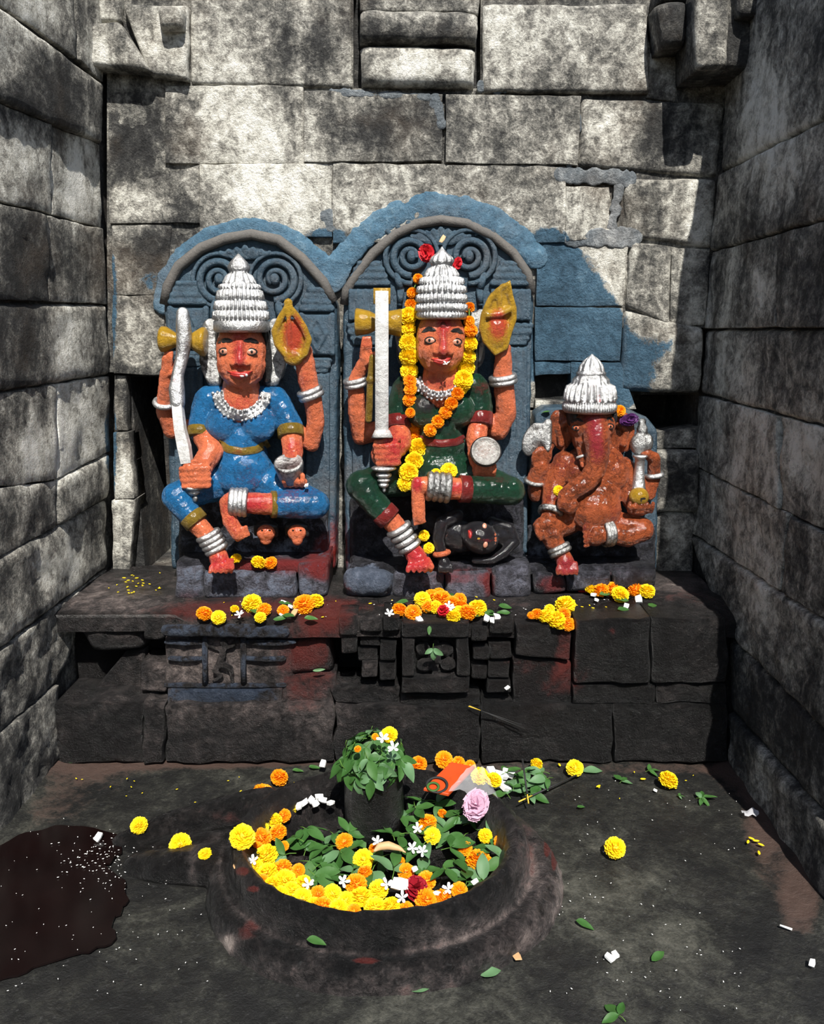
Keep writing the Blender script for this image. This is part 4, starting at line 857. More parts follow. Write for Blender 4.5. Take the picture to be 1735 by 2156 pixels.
digits(b, [[(1002 + k * 12, 1000, 2.85, 7.5), (1004 + k * 12, 992, 2.835, 7.5), (1005 + k * 12, 980, 2.835, 6.5)] for k in range(4)] + [[(996, 975, 2.86, 8), (990, 955, 2.85, 8), (996, 940, 2.845, 7)]])
b.limb((800, 905, 3.02, 22), (760, 918, 3.01, 19), (752, 870, 2.985, 19), (750, 830, 2.97, 18), (748, 800, 2.96, 15), (764, 768, 2.945, 14)); b.ell(770, 752, 2.935, 14, 18, 13)
digits(b, [[(762 + k * 8, 745, 2.925, 6), (763 + k * 8, 728, 2.915, 6), (766 + k * 7, 712, 2.915, 5.5)] for k in range(3)] + [[(772, 766, 2.925, 7), (784, 756, 2.91, 6), (788, 744, 2.91, 5.5)]])
b.limb((1010, 880, 2.995, 26), (1050, 905, 2.975, 22), (1066, 870, 2.965, 22), (1062, 825, 2.955, 22), (1058, 790, 2.945, 21), (1060, 750, 2.935, 18)); b.ell(1058, 735, 2.93, 18, 18, 14)
b.limb((846, 1005, 2.94, 38), (758, 1022, 2.84, 26), (800, 1072, 2.82, 23), (832, 1105, 2.815, 21), (862, 1148, 2.812, 18), (878, 1176, 2.80, 22))
digits(b, [[(866 + k * 9, 1178, 2.785, 7), (860 + k * 12, 1194, 2.76 - .004 * k, 6.4 + (k == 4) * 1.5), (859 + k * 12, 1202, 2.754, 5.6)] for k in range(5)])
b.limb((985, 1005, 2.94, 38), (1078, 1034, 2.865, 26), (1000, 1030, 2.825, 25), (940, 1028, 2.805, 23), (892, 1022, 2.80, 20)); b.limb((880, 1018, 2.80, 15), (880, 1060, 2.79, 15), (882, 1088, 2.782, 14))
digits(b, [[(872 + k * 5, 1088, 2.78, 5), (874 + k * 5, 1104 - k * 1.5, 2.776, 4.6)] for k in range(5)])
body = part(C, 'body', SKIN, b, VER, remesh=.0038, smooth_it=3, rough=.0022, noise_s=38); bv = bvh_of(body)
face(C, body, bv, [(906, 717, -1), (961, 720, 1)], [[(887, 700), (903, 692), (918, 696)], [(949, 697), (964, 695), (976, 703)]], ([(908, 755), (918, 758), (930, 760), (944, 757), (952, 752)], [(912, 760), (930, 767), (946, 760)]))
b = MB(); spot(b, bv, 933, 686, 6, 9, .006); part(C, 'forehead_mark', CRIMSON, b)
b = MB(); b.ell(930, 695, 2.948, 58, 58, 30); b.limb((982, 670, 2.93, 10), (996, 730, 2.95, 14), (992, 790, 2.97, 14)); b.limb((880, 670, 2.95, 10), (868, 730, 2.965, 14), (868, 790, 2.975, 14)); part(C, 'hair', HAIRM, b, remesh=.006)
crown(C, 930, 2.895, [(673, 48), (669, 54), (660, 53, 44, .6), (656, 50), (654, 54, 44, 1.5), (642, 53, 44, 1.5), (638, 49), (635, 54, 40, 1.3), (622, 52, 40, 1.5), (618, 48), (615, 52, 28, 1.6), (604, 50, 28, 1.6), (600, 45), (596, 47, 36, 1.5), (586, 44, 36, 1.5), (582, 36), (579, 36, 18, 1.8), (566, 28, 18, 1.4), (560, 21), (557, 23), (550, 26, 12, .8), (542, 22, 12, .8), (532, 11), (524, 4), (519, 1)], blobs=[(905, 600, 12, 30, 0, .25)])
for cx, sg in ((850, -1), (1006, 1)):
    b = MB(); b.ell(cx, 690, 2.99, 20, 40, 12, sg * 12); b.ell(cx - sg * 2, 740, 2.985, 18, 36, 10)
    for k in range(4): b.limb((cx - sg * 12 + sg * k * 8, 660, 2.975, 4), (cx - sg * 10 + sg * k * 8, 710, 2.97, 5), (cx - sg * 14 + sg * k * 6, 760, 2.97, 4))
    part(C, 'ear_ornament', SILVERD, b, remesh=.005, smooth_it=2)
b = MB(); b.ell(928, 858, 2.965, 74, 62, 42); b.ell(892, 866, 2.915, 36, 36, 28); b.ell(964, 866, 2.915, 36, 36, 28); b.limb((860, 815, 2.965, 30), (998, 815, 2.965, 30)); b.limb((928, 905, 2.955, 49), (930, 940, 2.955, 53)); b.ell(930, 985, 2.935, 76, 44, 52)
b.limb((852, 822, 2.968, 29), (838, 880, 2.948, 28)); b.limb((1004, 822, 2.968, 30), (1010, 868, 2.95, 29))
dress = part(C, 'dress', GREENC, b, [(895, 850, 40, 36, 1, .6), (960, 850, 30, 26, 1, .4), (850, 820, 20, 20, 0, .4), (1015, 815, 20, 14, 0, .5)], remesh=.0045, smooth_it=6, rough=.0022, noise_s=38)
b = MB(); b.limb((850, 1004, 2.93, 42), (758, 1022, 2.838, 31), (806, 1078, 2.818, 27)); part(C, 'trouser_leg', GREENC, b, remesh=.005, smooth_it=4, rough=.0022, noise_s=38)
b = MB(); b.limb((985, 1004, 2.93, 42), (1076, 1034, 2.862, 31), (995, 1030, 2.824, 29)); part(C, 'trouser_leg', GREENC, b, [(1050, 1008, 40, 12, 0, .3)], remesh=.005, smooth_it=4, rough=.0022, noise_s=38)
bd = bvh_of(dress)
b = MB(); strip(b, bd, [(872, 920), (900, 931), (930, 934), (960, 931), (984, 920)], 9, .008, taper=False); part(C, 'belt', CRIMSON, b)
for (x0, y0, x1, y1, Y0, Y1, r_) in ((838, 878, 839, 904, 2.95, 2.928, 29), (1010, 868, 1008, 898, 2.952, 2.928, 29), (804, 1076, 822, 1094, 2.82, 2.816, 28), (990, 1030, 966, 1029, 2.823, 2.814, 29)):
    b = MB(); a = P(x0, y0, Y0); e = P(x1, y1, Y1); s_ = S(x0, y0, Y0); b.lathew(a, e, [(0, r_ * s_ * .9), (.08, r_ * s_), (.92, r_ * s_), (1, r_ * s_ * .9)], 28); part(C, 'crimson_band', CRIMSON, b)
necklace(C, bvh_of(body, dress), [(878, 798), (886, 816), (902, 828), (920, 833), (938, 832), (956, 826), (970, 814), (977, 798)], 10, (-7, 2, 9), 3.4)
rings(C, 'bangle', SILVER, (746, 796), (750, 814), 20, 2, 6, (2.96, 2.966)); rings(C, 'bangle', SILVER, (1058, 790), (1060, 808), 24, 2, 7, (2.948, 2.952))
rings(C, 'anklet', SILVER, (836, 1108), (866, 1156), (23, 20), 4, 7, (2.815, 2.812)); rings(C, 'anklet', SILVERD, (948, 1028), (898, 1023), (26, 25), 4, 7.5, (2.806, 2.80))
b = MB(); b.pbox(790, 612, 818, 912, 2.80, .02, .004); b.tube([(805, 906, 2.81), (805, 922, 2.805)], [16, 24], n=12); sw = part(C, 'sword', WHITEP, b, [(808, 900, 16, 22, 0, .3)], rough=.0015, noise_s=40)
b = MB(); b.pbox(786, 606, 822, 640, 2.812, .016, .004); part(sw, 'blade_edge', YELLOW, b, [(804, 620, 30, 20, 0, .3)])
b = MB(); b.ell(808, 986, 2.81, 27, 7, 22); b.ell(808, 1000, 2.81, 17, 8, 15); b.ell(808, 1011, 2.81, 14, 6, 12); b.ell(808, 1021, 2.81, 11, 7, 10); b.ell(809, 1031, 2.81, 4, 6, 4); part(sw, 'pommel', SILVER, b)
b = MB(); a, e = P(748, 678, 2.93), P(846, 680, 2.93); s_ = S(800, 680, 2.93); b.lathew(a, e, [(0, 26 * s_), (.03, 29 * s_), (.30, 24 * s_), (.5, 14 * s_), (.70, 24 * s_), (.97, 29 * s_), (1, 26 * s_)], 28); part(C, 'hourglass_drum', YELLOW, b)
b = MB(); b.limb((784, 752, 2.90, 7), (780, 800, 2.90, 8), (778, 850, 2.90, 8), (776, 884, 2.90, 8)); b.ell(780, 800, 2.895, 11, 8, 9); part(C, 'staff', OCHRE, b, remesh=.005, smooth_it=2)
b = MB(); fl = [(1072, 596), (1048, 612), (1030, 634), (1018, 664), (1014, 690), (1022, 718), (1044, 744), (1064, 732), (1072, 700), (1082, 672), (1082, 650), (1074, 622)]
b.tube(fl, 7, Y=2.895, close=True, n=8); b.tube([(1050, 610, 2.893), (1052, 640, 2.89), (1052, 668, 2.888)], 5); b.ell(1050, 650, 2.91, 30, 40, 10); b.ell(1046, 702, 2.90, 28, 36, 16); b.limb((1026, 664, 2.89, 7), (1052, 662, 2.885, 8), (1072, 652, 2.89, 7)); b.ell(1062, 610, 2.905, 14, 14, 8)
part(C, 'flame_bowl', YELLOW, b, [(1050, 680, 20, 30, 0, 1.2), (1044, 715, 22, 16, 0, .3)], remesh=.0045, smooth_it=2)
nrm = (ray(1023, 950) * -1 + Vector((.1, 0, .25))).normalized(); cc = P(1023, 950, 2.815); s_ = S(1023, 950, 2.815)
b = MB(); b.lathew(cc, cc - nrm * .06, [(.0, 30 * s_), (.06, 33 * s_), (.2, 33 * s_), (1, 24 * s_)], 32); cup = part(C, 'offering_cup', BLACKP, b)
b = MB(); b.lathew(cc + nrm * .004, cc - nrm * .02, [(.12, 5 * s_), (.12, 14 * s_), (.12, 22 * s_), (.10, 26 * s_), (0, 27 * s_), (0, 30 * s_), (.2, 31 * s_)], 32); part(cup, 'cup_face', CUPM, b, [(1020, 945, 22, 24, 0, .5), (1022, 950, 12, 14, 2, .42)])
# dark figure under the foot
b = MB(); b.ell(964, 1128, 2.90, 42, 36, 30, 20); b.limb((912, 1098, 2.93, 26), (950, 1120, 2.905, 32)); b.limb((905, 1160, 2.94, 24), (950, 1140, 2.92, 28))
b.limb((962, 1085, 2.88, 15), (930, 1100, 2.855, 15), (922, 1135, 2.84, 13), (932, 1175, 2.83, 11), (936, 1186, 2.82, 13))
digits(b, [[(926 + k * 6, 1188, 2.81, 4.5), (924 + k * 7, 1198, 2.80, 4.5), (926 + k * 6.5, 1204, 2.80, 4)] for k in range(5)])
b.ell(1010, 1132, 2.86, 42, 34, 36, 25); b.limb((985, 1140, 2.885, 18), (1000, 1135, 2.88, 20))
b.limb((1035, 1100, 2.92, 14), (1072, 1112, 2.90, 13), (1084, 1140, 2.89, 12), (1060, 1165, 2.87, 11), (1036, 1180, 2.86, 9), (1000, 1180, 2.86, 8))
b.ell(1062, 1128, 2.91, 26, 24, 20); b.ell(1003, 1148, 2.825, 9, 7, 8); b.ell(1010, 1132, 2.826, 12, 7, 8, 10)
dem = part(C, 'dark_figure', BLACKP, b, [(990, 1124, 4, 9, 0, .9), (1008, 1134, 5, 3, 2, .7), (1024, 1138, 22, 4, 0, .3)], remesh=.0045, smooth_it=4); bd = bvh_of(dem)
for x, y in ((1020, 1108), (1022, 1147)):
    b = MB(); spot(b, bd, x, y, 5, 7, .005, 15); e = part(dem, 'eye', EYEW, b)
b = MB(); strip(b, bd, [(1042, 1120), (1044, 1132), (1043, 1146)], 3.5, .003); part(dem, 'forehead_stripe', SKIN, b)
b = MB(); strip(b, bd, [(986, 1116), (990, 1124), (989, 1134)], 3.5, .005); part(dem, 'lips', LIPM, b)
rings(dem, 'bangle', SKIN, (929, 1160), (931, 1170), 14, 1, 6, (2.832, 2.83))

# ---------------- elephant-headed statue
G = thing('elephant_headed_statue', 'small orange elephant-headed seated deity statue with silver crown on low slab', 'statue', P(1245, 1235, 2.98))
slab(G, [(1126, 905), (1128, 872), (1150, 858), (1290, 856), (1330, 864), (1366, 880), (1386, 908), (1388, 1060), (1384, 1232), (1112, 1232)], 3.07, 3.2, blobs=[(1330, 1210, 60, 20, 2, .3)], base=(.46, 0, 0))
b = MB(); b.pbox(1112, 1110, 1384, 1215, 3.03, .1, .02); b.build('seat_block', BASEM, G, remesh=.009, tint=([.36, .42, 0], [(1320, 1205, 50, 14, 2, .5)]), rough=.004)
GB = [(1160, 1235, 40, 30, 2, .5), (1300, 1210, 60, 16, 2, .25)]
for q in ([(1122, 1206), (1192, 1212), (1196, 1250), (1124, 1258)], [(1194, 1204), (1290, 1206), (1290, 1246), (1194, 1250)], [(1292, 1204), (1384, 1202), (1384, 1238), (1292, 1244)]):
    block(G, 'base_stone', bq(*q, Y=2.86), (0, -1, 0), BASEM, 0, .22, .025, .008, tint=([.38, .36, 0], GB))
b = MB(); b.pbox(1112, 1192, 1384, 1212, 2.89, .2, .01); b.build('base_top', BASEM, G, remesh=.009, tint=([.34, .36, .1], GB), rough=.004)
VER = [(1252, 885, 22, 50, 0, .75), (1256, 940, 16, 40, 0, .55), (1195, 1190, 30, 24, 0, 1.0), (1160, 1050, 22, 30, 0, .35), (1185, 980, 40, 30, 0, .3), (1300, 1080, 20, 30, 0, .4), (1232, 1125, 14, 30, 0, .35), (1204, 872, 9, 22, 1, .9), (1290, 960, 30, 40, 0, .2)]
b = MB()
b.ell(1246, 895, 2.95, 50, 46, 46); b.ell(1246, 925, 2.945, 42, 34, 40); b.ell(1222, 888, 2.925, 22, 20, 18); b.ell(1274, 888, 2.925, 22, 20, 18)
b.limb((1252, 885, 2.915, 30), (1255, 925, 2.89, 29), (1258, 960, 2.88, 25), (1253, 990, 2.875, 23), (1236, 1014, 2.87, 21), (1212, 1030, 2.868, 20), (1192, 1044, 2.862, 18), (1188, 1062, 2.855, 16), (1200, 1070, 2.848, 14), (1209, 1064, 2.842, 11))
b.limb((1224, 945, 2.92, 11), (1226, 968, 2.905, 9)); b.limb((1280, 940, 2.925, 10), (1276, 956, 2.91, 8))
b.ell(1182, 905, 2.985, 26, 44, 10, -6); b.ell(1172, 900, 2.985, 18, 38, 9); b.ell(1308, 912, 2.985, 28, 44, 10, 8); b.ell(1318, 918, 2.98, 18, 34, 9); b.limb((1298, 890, 2.97, 8), (1318, 905, 2.965, 7), (1312, 935, 2.965, 7)); b.limb((1194, 885, 2.97, 8), (1176, 900, 2.97, 7), (1182, 935, 2.968, 7))
b.ell(1250, 985, 2.975, 72, 50, 40); b.ell(1215, 1000, 2.945, 30, 34, 24); b.ell(1295, 1000, 2.945, 30, 34, 24); b.ell(1248, 1070, 2.93, 60, 54, 50); b.ell(1250, 1040, 2.945, 58, 40, 40)
b.limb((1188, 975, 2.98, 26), (1165, 1025, 2.955, 22), (1160, 1062, 2.92, 21), (1156, 1090, 2.89, 18)); b.ell(1148, 1104, 2.87, 28, 18, 18, -15)
digits(b, [[(1128 + k * 13, 1106 + k * 2, 2.855, 8), (1132 + k * 13, 1122 + k * 1.5, 2.845, 7.5), (1138 + k * 12, 1134 - k, 2.85, 6.5)] for k in range(4)])
b.limb((1150, 1000, 3.02, 20), (1128, 1042, 3.0, 16), (1126, 1010, 2.985, 17), (1138, 980, 2.975, 20)); digits(b, [[(1124 + k * 10, 975 - k * 2, 2.96, 8), (1126 + k * 11, 955 - k * 3, 2.95, 7.5), (1136 + k * 9, 945 - k * 2, 2.955, 6.5)] for k in range(4)])
b.limb((1320, 990, 3.0, 22), (1365, 1040, 2.99, 15), (1378, 1000, 2.985, 14), (1376, 965, 2.975, 14), (1362, 955, 2.955, 10)); b.limb((1366, 958, 2.96, 9), (1352, 952, 2.95, 7))
b.limb((1312, 985, 2.98, 24), (1320, 1040, 2.955, 20), (1338, 1068, 2.92, 18)); b.ell(1344, 1074, 2.90, 24, 12, 16); digits(b, [[(1326 + k * 11, 1076, 2.885, 6.5), (1326 + k * 12, 1067, 2.872, 6.5), (1327 + k * 12, 1060, 2.875, 5.5)] for k in range(5)])
b.limb((1285, 1105, 2.95, 34), (1350, 1115, 2.91, 27), (1320, 1128, 2.89, 24), (1280, 1122, 2.88, 20), (1252, 1128, 2.868, 22)); digits(b, [[(1238, 1108 + k * 10, 2.86, 9 - k * .8), (1232, 1110 + k * 10, 2.845, 8.5 - k * .8)] for k in range(5)])
b.limb((1200, 1090, 2.95, 34), (1156, 1116, 2.885, 26), (1166, 1140, 2.875, 21), (1180, 1160, 2.865, 17), (1190, 1184, 2.848, 19)); digits(b, [[(1180 + k * 8, 1186, 2.835, 6.5), (1174 + k * 10, 1200, 2.82, 6), (1174 + k * 10, 1208, 2.816, 5.4)] for k in range(5)])
body = part(G, 'body', SKING, b, VER, remesh=.0038, smooth_it=3, rough=.0022, noise_s=38); bv = bvh_of(body)
for x, y in ((1214, 901), (1284, 898)):
    b = MB(); spot(b, bv, x, y, 10.5, 7, .005); e = part(G, 'eye', HAIRM, b); b = MB(); spot(b, bv, x, y, 7.5, 5, .0068); part(e, 'eyeball', SKIN, b); b = MB(); spot(b, bv, x, y, 3.4, 3.6, .0085); part(e, 'pupil', HAIRM, b)
for pts in ([(1206, 888), (1216, 882), (1228, 888)], [(1275, 885), (1284, 880), (1292, 888)]):
    b = MB(); strip(b, bv, pts, 3.5, .004); part(G, 'eyebrow', HAIRM, b)
rings(G, 'tusk_ring', WHITEP, (1224, 958), (1226, 964), 10, 1, 3, (2.913, 2.91)); 
b = MB(); b.limb((1226, 966, 2.905, 8), (1227, 980, 2.90, 6)); part(G, 'tusk', SKIN, b, remesh=.004)
b = MB(); b.ell(1207, 878, 2.955, 14, 26, 30); part(G, 'hair', HAIRM, b)
b = MB(); b.ell(1288, 876, 2.955, 10, 22, 30); part(G, 'hair', HAIRM, b)
crown(G, 1244, 2.94, [(868, 52), (862, 57), (854, 56, 60, 1.2), (850, 55, 60, 1.2), (845, 53), (842, 55), (838, 53, 24, 2.5), (824, 50, 24, 3), (812, 46, 24, 3), (806, 40), (798, 36, 12, 1.5), (790, 30), (788, 31), (784, 31), (782, 28), (779, 27, 10, 1), (768, 23, 10, 1), (757, 15, 10, .7), (749, 5), (745, 1)], blobs=[(1250, 815, 30, 30, 0, .42), (1262, 845, 8, 14, 0, .4)])
b = MB(); s_ = S(1245, 830, 2.89)
for k, (x, y, r_) in enumerate(((1246, 822, 20), (1216, 828, 13), (1274, 828, 13))): b.prismw([P(x - r_, y, 2.886 + .02 * (k > 0)), P(x, y - r_, 2.89 + .02 * (k > 0)), P(x + r_, y, 2.886 + .02 * (k > 0)), P(x, y + r_, 2.88 + .02 * (k > 0))], [P(x - r_, y, 2.93), P(x, y - r_, 2.93), P(x + r_, y, 2.93), P(x, y + r_, 2.93)], .006)
part(G, 'crown_plate', SILVER, b, [(1250, 815, 24, 24, 0, .42)], smooth=False)
b = MB(); b.limb((1154, 890, 2.96, 9), (1152, 945, 2.955, 10)); b.ell(1122, 925, 2.965, 22, 38, 8, 20); b.ell(1138, 915, 2.96, 20, 26, 8, 20); part(G, 'axe', SILVERD, b, [(1140, 915, 8, 8, 1, .0)], remesh=.005, smooth_it=2)
b = MB(); b.ell(1352, 888, 2.965, 9, 8, 8); b.ell(1352, 905, 2.962, 12, 14, 12); b.ell(1346, 935, 2.958, 20, 24, 16); b.ell(1362, 932, 2.96, 14, 20, 12); part(G, 'lotus_bud', SILVERD, b, [(1340, 925, 16, 16, 0, .3)], remesh=.005, smooth_it=2)
b = MB(); b.lathe(1345, 2.94, [(958, 15), (962, 15), (966, 10), (985, 10), (1005, 12), (1025, 15), (1032, 17), (1034, 12)], 24); part(G, 'vase_handle', SILVER, b)
b = MB(); b.ell(1345, 1046, 2.895, 21, 20, 20); part(G, 'sweet_ball', YELLOW, b, [(1335, 1052, 5, 3, 1, .7), (1348, 1052, 4, 7, 1, .8), (1358, 1050, 4, 2, 1, .7), (1340, 1036, 4, 2, 1, .7), (1352, 1034, 4, 2, 1, .7), (1358, 1058, 5, 2, 1, .7)])
rings(G, 'bangle', SILVERD, (1160, 1072), (1158, 1082), 22, 2, 5, (2.905, 2.895)); rings(G, 'bangle', SILVERD, (1126, 1010), (1124, 1018), 18, 1, 5, (2.985, 2.988)); rings(G, 'bangle', SILVER, (1377, 996), (1378, 1006), 15, 1, 6, (2.985, 2.985))
rings(G, 'anklet', SILVERD, (1174, 1150), (1182, 1166), 20, 2, 6, (2.87, 2.862)); rings(G, 'anklet', SILVERD, (1288, 1122), (1270, 1124), 23, 3, 6, (2.883, 2.876))
# ------------------------------------------------------------------ basin and lingam
BC, BRX, BRY = Vector((-.097, 2.03, 0)), .355, .31
prof = [(None, .025), (-.06, .025), (-.024, .055), (-.010, .10), (.004, .136), (.028, .152), (.052, .138), (.065, .105), (.068, .068), (.076, .054), (.090, .060), (.118, .062), (.145, .045), (.160, .01), (.165, -.03)]
b = MB(); n = 64; V = []; Fc = []
for q in prof[1:]:
    for i in range(n):
        a = 2 * math.pi * i / n; V.append(BC + Vector(((BRX + q[0] * (1 if math.cos(a) > 0 else 1 + .3 * math.cos(a))) * math.cos(a), (BRY + q[0] * .70) * math.sin(a), q[1])))
m = len(prof) - 1
for j in range(m - 1):
    for i in range(n): Fc.append((j * n + i, (j + 1) * n + i, (j + 1) * n + (i + 1) % n, j * n + (i + 1) % n))
V += [BC + Vector((0, 0, .025)), BC + Vector((0, 0, -.03))]; k = len(V)
for i in range(n): Fc.append((k - 2, i, (i + 1) % n)); Fc.append((k - 1, (m - 1) * n + (i + 1) % n, (m - 1) * n + i))
b.add(V, Fc)
fz = lambda x, y, z, r_: (PZ(x, y, z), r_)
b.limbw([fz(560, 1694, .05, .055), fz(450, 1715, .03, .05), fz(340, 1745, .015, .045), fz(262, 1775, .0, .035)])
b.limbw([fz(530, 1830, .04, .06), fz(430, 1822, .03, .06), fz(340, 1826, .015, .05), fz(290, 1826, .0, .04)])
b.limbw([fz(520, 1780, .0, .05), fz(380, 1785, -.01, .04), fz(280, 1795, -.02, .03)])
RIMT = [(1110, 1780, 30, 90, 2, .22), (760, 1995, 260, 10, 2, .5), (520, 1960, 30, 20, 2, .25), (1150, 1860, 60, 90, 0, .30), (1040, 1970, 110, 40, 0, .26), (1110, 1760, 30, 80, 0, .2), (520, 1720, 120, 30, 2, .2), (480, 1980, 20, 16, 0, .4)]  # lighter rim and flank blobs paint lighting variation into the stone
RIMT[1] = (480, 1990, 14, 20, 0, .4); RIMT += [(1152, 1785, 6, 18, 2, .9), (1166, 1812, 5, 22, 2, .9), (510, 1835, 14, 8, 2, .8), (533, 1872, 14, 6, 2, .8), (770, 2022, 30, 6, 2, .7)]
basin = b.build('stone_basin', DARK, None, remesh=.007, smooth_it=1, loc=(BC.x, BC.y, 0), tint=([.28, 0, .08], RIMT), rough=.005, noise_s=18)
at_ = basin.data.color_attributes['tint']; nv_ = len(basin.data.vertices); ca = np.empty(nv_ * 4, np.float32); at_.data.foreach_get('color', ca); ca = ca.reshape(-1, 4)
cv = np.empty(nv_ * 3, np.float32); basin.data.vertices.foreach_get('co', cv); cv = cv.reshape(-1, 3)
for off, wd, am in ((.078, .02, .30), (.162, .03, .26)):                 # paler, redder bands along the groove and the foot
    rr = np.hypot(cv[:, 0] / (BRX + off * .95), cv[:, 1] / (BRY + off * .70)); g_ = np.exp(-((rr - 1) / wd) ** 2) * (cv[:, 1] < .15)
    ca[:, 0] += am * g_; ca[:, 2] += .16 * g_
at_.data.foreach_set('color', np.clip(ca, 0, 1).ravel())
tag(basin, 'black oval stone basin with rounded rim and side spout full of flowers', 'basin')
LX = Vector((-.113, 2.2, 0))
b = MB(); b.lathew(LX + Vector((0, 0, .02)), LX + Vector((0, 0, .32)), [(0, .085), (.3, .088), (.6, .086), (.78, .078), (.9, .058), (.97, .032), (1, .005)], 32)
tag(b.build('lingam', DARK, None, loc=LX + Vector((0, 0, .02)), tint=([.05, 0, 0], []), rough=.002), 'black upright lingam stone under a heap of green leaves', 'lingam')

# ------------------------------------------------------------------ flowers, leaves and small offerings
rg = random.Random(11)
def data(b, name, mat, smooth=False):
    me = bpy.data.meshes.new(name); me.from_pydata([tuple(v) for v in b.v], [], b.f); me.update(); me.materials.append(mat)
    if smooth: me.shade_smooth()
    return me
def bloom(seed, mat, name, layers=10, wid=.40, core=.66, low=120, ruffle=.35, inner=.5, dens=1.0):
    r_ = random.Random(seed); b = MB()
    b.ellw(Vector(), Vector((core, 0, 0)), Vector((0, core, 0)), Vector((0, 0, core)), 10, 6)
    for k in range(layers):
        th = R(6 + (low - 6) * k / (layers - 1)); m_ = max(3, int(2 * math.pi * math.sin(th) / (wid * .52) * dens))
        for i in range(m_):
            ph = 2 * math.pi * (i + r_.random() * .7) / m_; t_ = th + r_.uniform(-.1, .1)
            d = Vector((math.sin(t_) * math.cos(ph), math.sin(t_) * math.sin(ph), math.cos(t_)))
            tu = Vector((-math.sin(ph), math.cos(ph), 0)); tv = d.cross(tu); a = r_.uniform(-.5, .5); tg = tu * math.cos(a) + tv * math.sin(a); w = wid * r_.uniform(.35, .55); e = r_.uniform(.92, 1.06)
            up = tv * -ruffle * r_.uniform(.2, 1)
            p0 = d * inner; p1 = d * (e * .93) + tg * w; p2 = d * (e * 1.02) + up * .35; p3 = d * (e * .93) - tg * w; p4 = d * .8 + tg * w * .8 + up * .1; p5 = d * .8 - tg * w * .8 + up * .1
            q = len(b.v); b.v += [p0, p4, p1, p2, p3, p5]; b.f += [(q, q + 1, q + 2, q + 3), (q, q + 3, q + 4, q + 5)]
    return data(b, name, mat)
MG = {'Y': [bloom(i, MYEL, 'yellow_bloom') for i in range(3)], 'O': [bloom(10 + i, MORA, 'orange_bloom') for i in range(3)]}
bc = MB(); bc.lathew(Vector((0, 0, -.45)), Vector((0, 0, -1.15)), [(0, .5), (.3, .45), (.7, .25), (1, .12)], 10); CAL = data(bc, 'calyx', CALYX, True)
def leafdata(seed, mat, w=.46, fold=.12, droop=.16):
    r_ = random.Random(seed); b = MB(); n = 8; tw = r_.uniform(-.12, .12)
    for i in range(n + 1):
        t_ = i / n; hw = w / 2 * (math.sin(math.pi * t_ ** .85) ** .8 if 0 < t_ < 1 else .01); z = -droop * t_ ** 2 + .05 * math.sin(t_ * 5 + seed)
        x = tw * t_ * t_
        b.v += [Vector((x - hw, t_, z + fold * hw * 2 + .03 * math.sin(t_ * 9 + seed))), Vector((x - hw * .5, t_, z + fold * hw * .7)), Vector((x, t_, z)), Vector((x + hw * .5, t_, z + fold * hw * .7)), Vector((x + hw, t_, z + fold * hw * 2 + .03 * math.cos(t_ * 8 + seed)))]
    for i in range(n):
        for j in range(4): b.f.append((i * 5 + j, i * 5 + j + 1, (i + 1) * 5 + j + 1, (i + 1) * 5 + j))
    return data(b, 'leaf', mat, True)
LEAVES = [leafdata(i, LEAFM if i < 4 else LEAFP, .44 + .05 * (i % 3), .10 + .05 * (i % 2), .08 + .09 * (i % 3)) for i in range(6)]
bs = MB(); bs.tubew([Vector((0, -.6, .0)), Vector((.02, -.3, .05)), Vector((0, 0, 0))], .02, 5); STEM = data(bs, 'stem', CALYX, True)
def place(name, me, M3, loc, scale, parent=None):
    o = bpy.data.objects.new(name, me); COL.objects.link(o)
    if parent is not None: o.parent = parent
    sc = Matrix.Diagonal(Vector(scale if isinstance(scale, (tuple, list)) else (scale,) * 3)).to_4x4()
    o.matrix_local = Matrix.Translation(loc) @ M3.to_4x4() @ sc
    return o
def frame(fwd, nrm):
    y = Vector(fwd).normalized(); z = (Vector(nrm) - y * y.dot(Vector(nrm))).normalized(); x = y.cross(z); return Matrix((x, y, z)).transposed()
def upframe(nrm, spin):
    z = Vector(nrm).normalized(); x = z.orthogonal().normalized(); y = z.cross(x); x, y = x * math.cos(spin) + y * math.sin(spin), y * math.cos(spin) - x * math.sin(spin); return Matrix((x, y, z)).transposed()
def marigold(c, loc, r_m, label=None, group=None, parent=None, nrm=None, flat=.82, cal=False, name='marigold'):
    nrm = nrm or Vector((rg.uniform(-.5, .5), rg.uniform(-.9, .1), 1))
    o = place(name, rg.choice(MG[c]), upframe(nrm, rg.random() * 6), loc, (r_m, r_m, r_m * flat), parent)
    if label: tag(o, label, 'flower', group)
    if cal: place('calyx', CAL, Matrix.Identity(3), Vector(), 1.0, o)
    return o
def on_altar_(px, py):
    Y = 2.8
    for _ in range(30): d = ray(px, py); Y = .5 * Y + .5 * max(2.66, (platz(Y) + .02 - H) / d.z * d.y)
    return P(px, py, Y)
MARKS = [('lingam', LX), ('pink flower', PZ(1002, 1697, .1)), ('dark red rose', PZ(876, 1870, .1)), ('brown pod', PZ(812, 1785, .1)), ('big coconut piece', PZ(842, 1862, .1)), ('coconut chips', PZ(665, 1688, .1)), ('spout', PZ(520, 1780, .1)), ('large rim marigold', PZ(510, 1762, .1)), ('rim by leaf pile', PZ(1090, 1700, .1)), ('rim opposite spout', PZ(1075, 1800, .1)), ('leaf-topped rim', PZ(645, 1978, .09))]
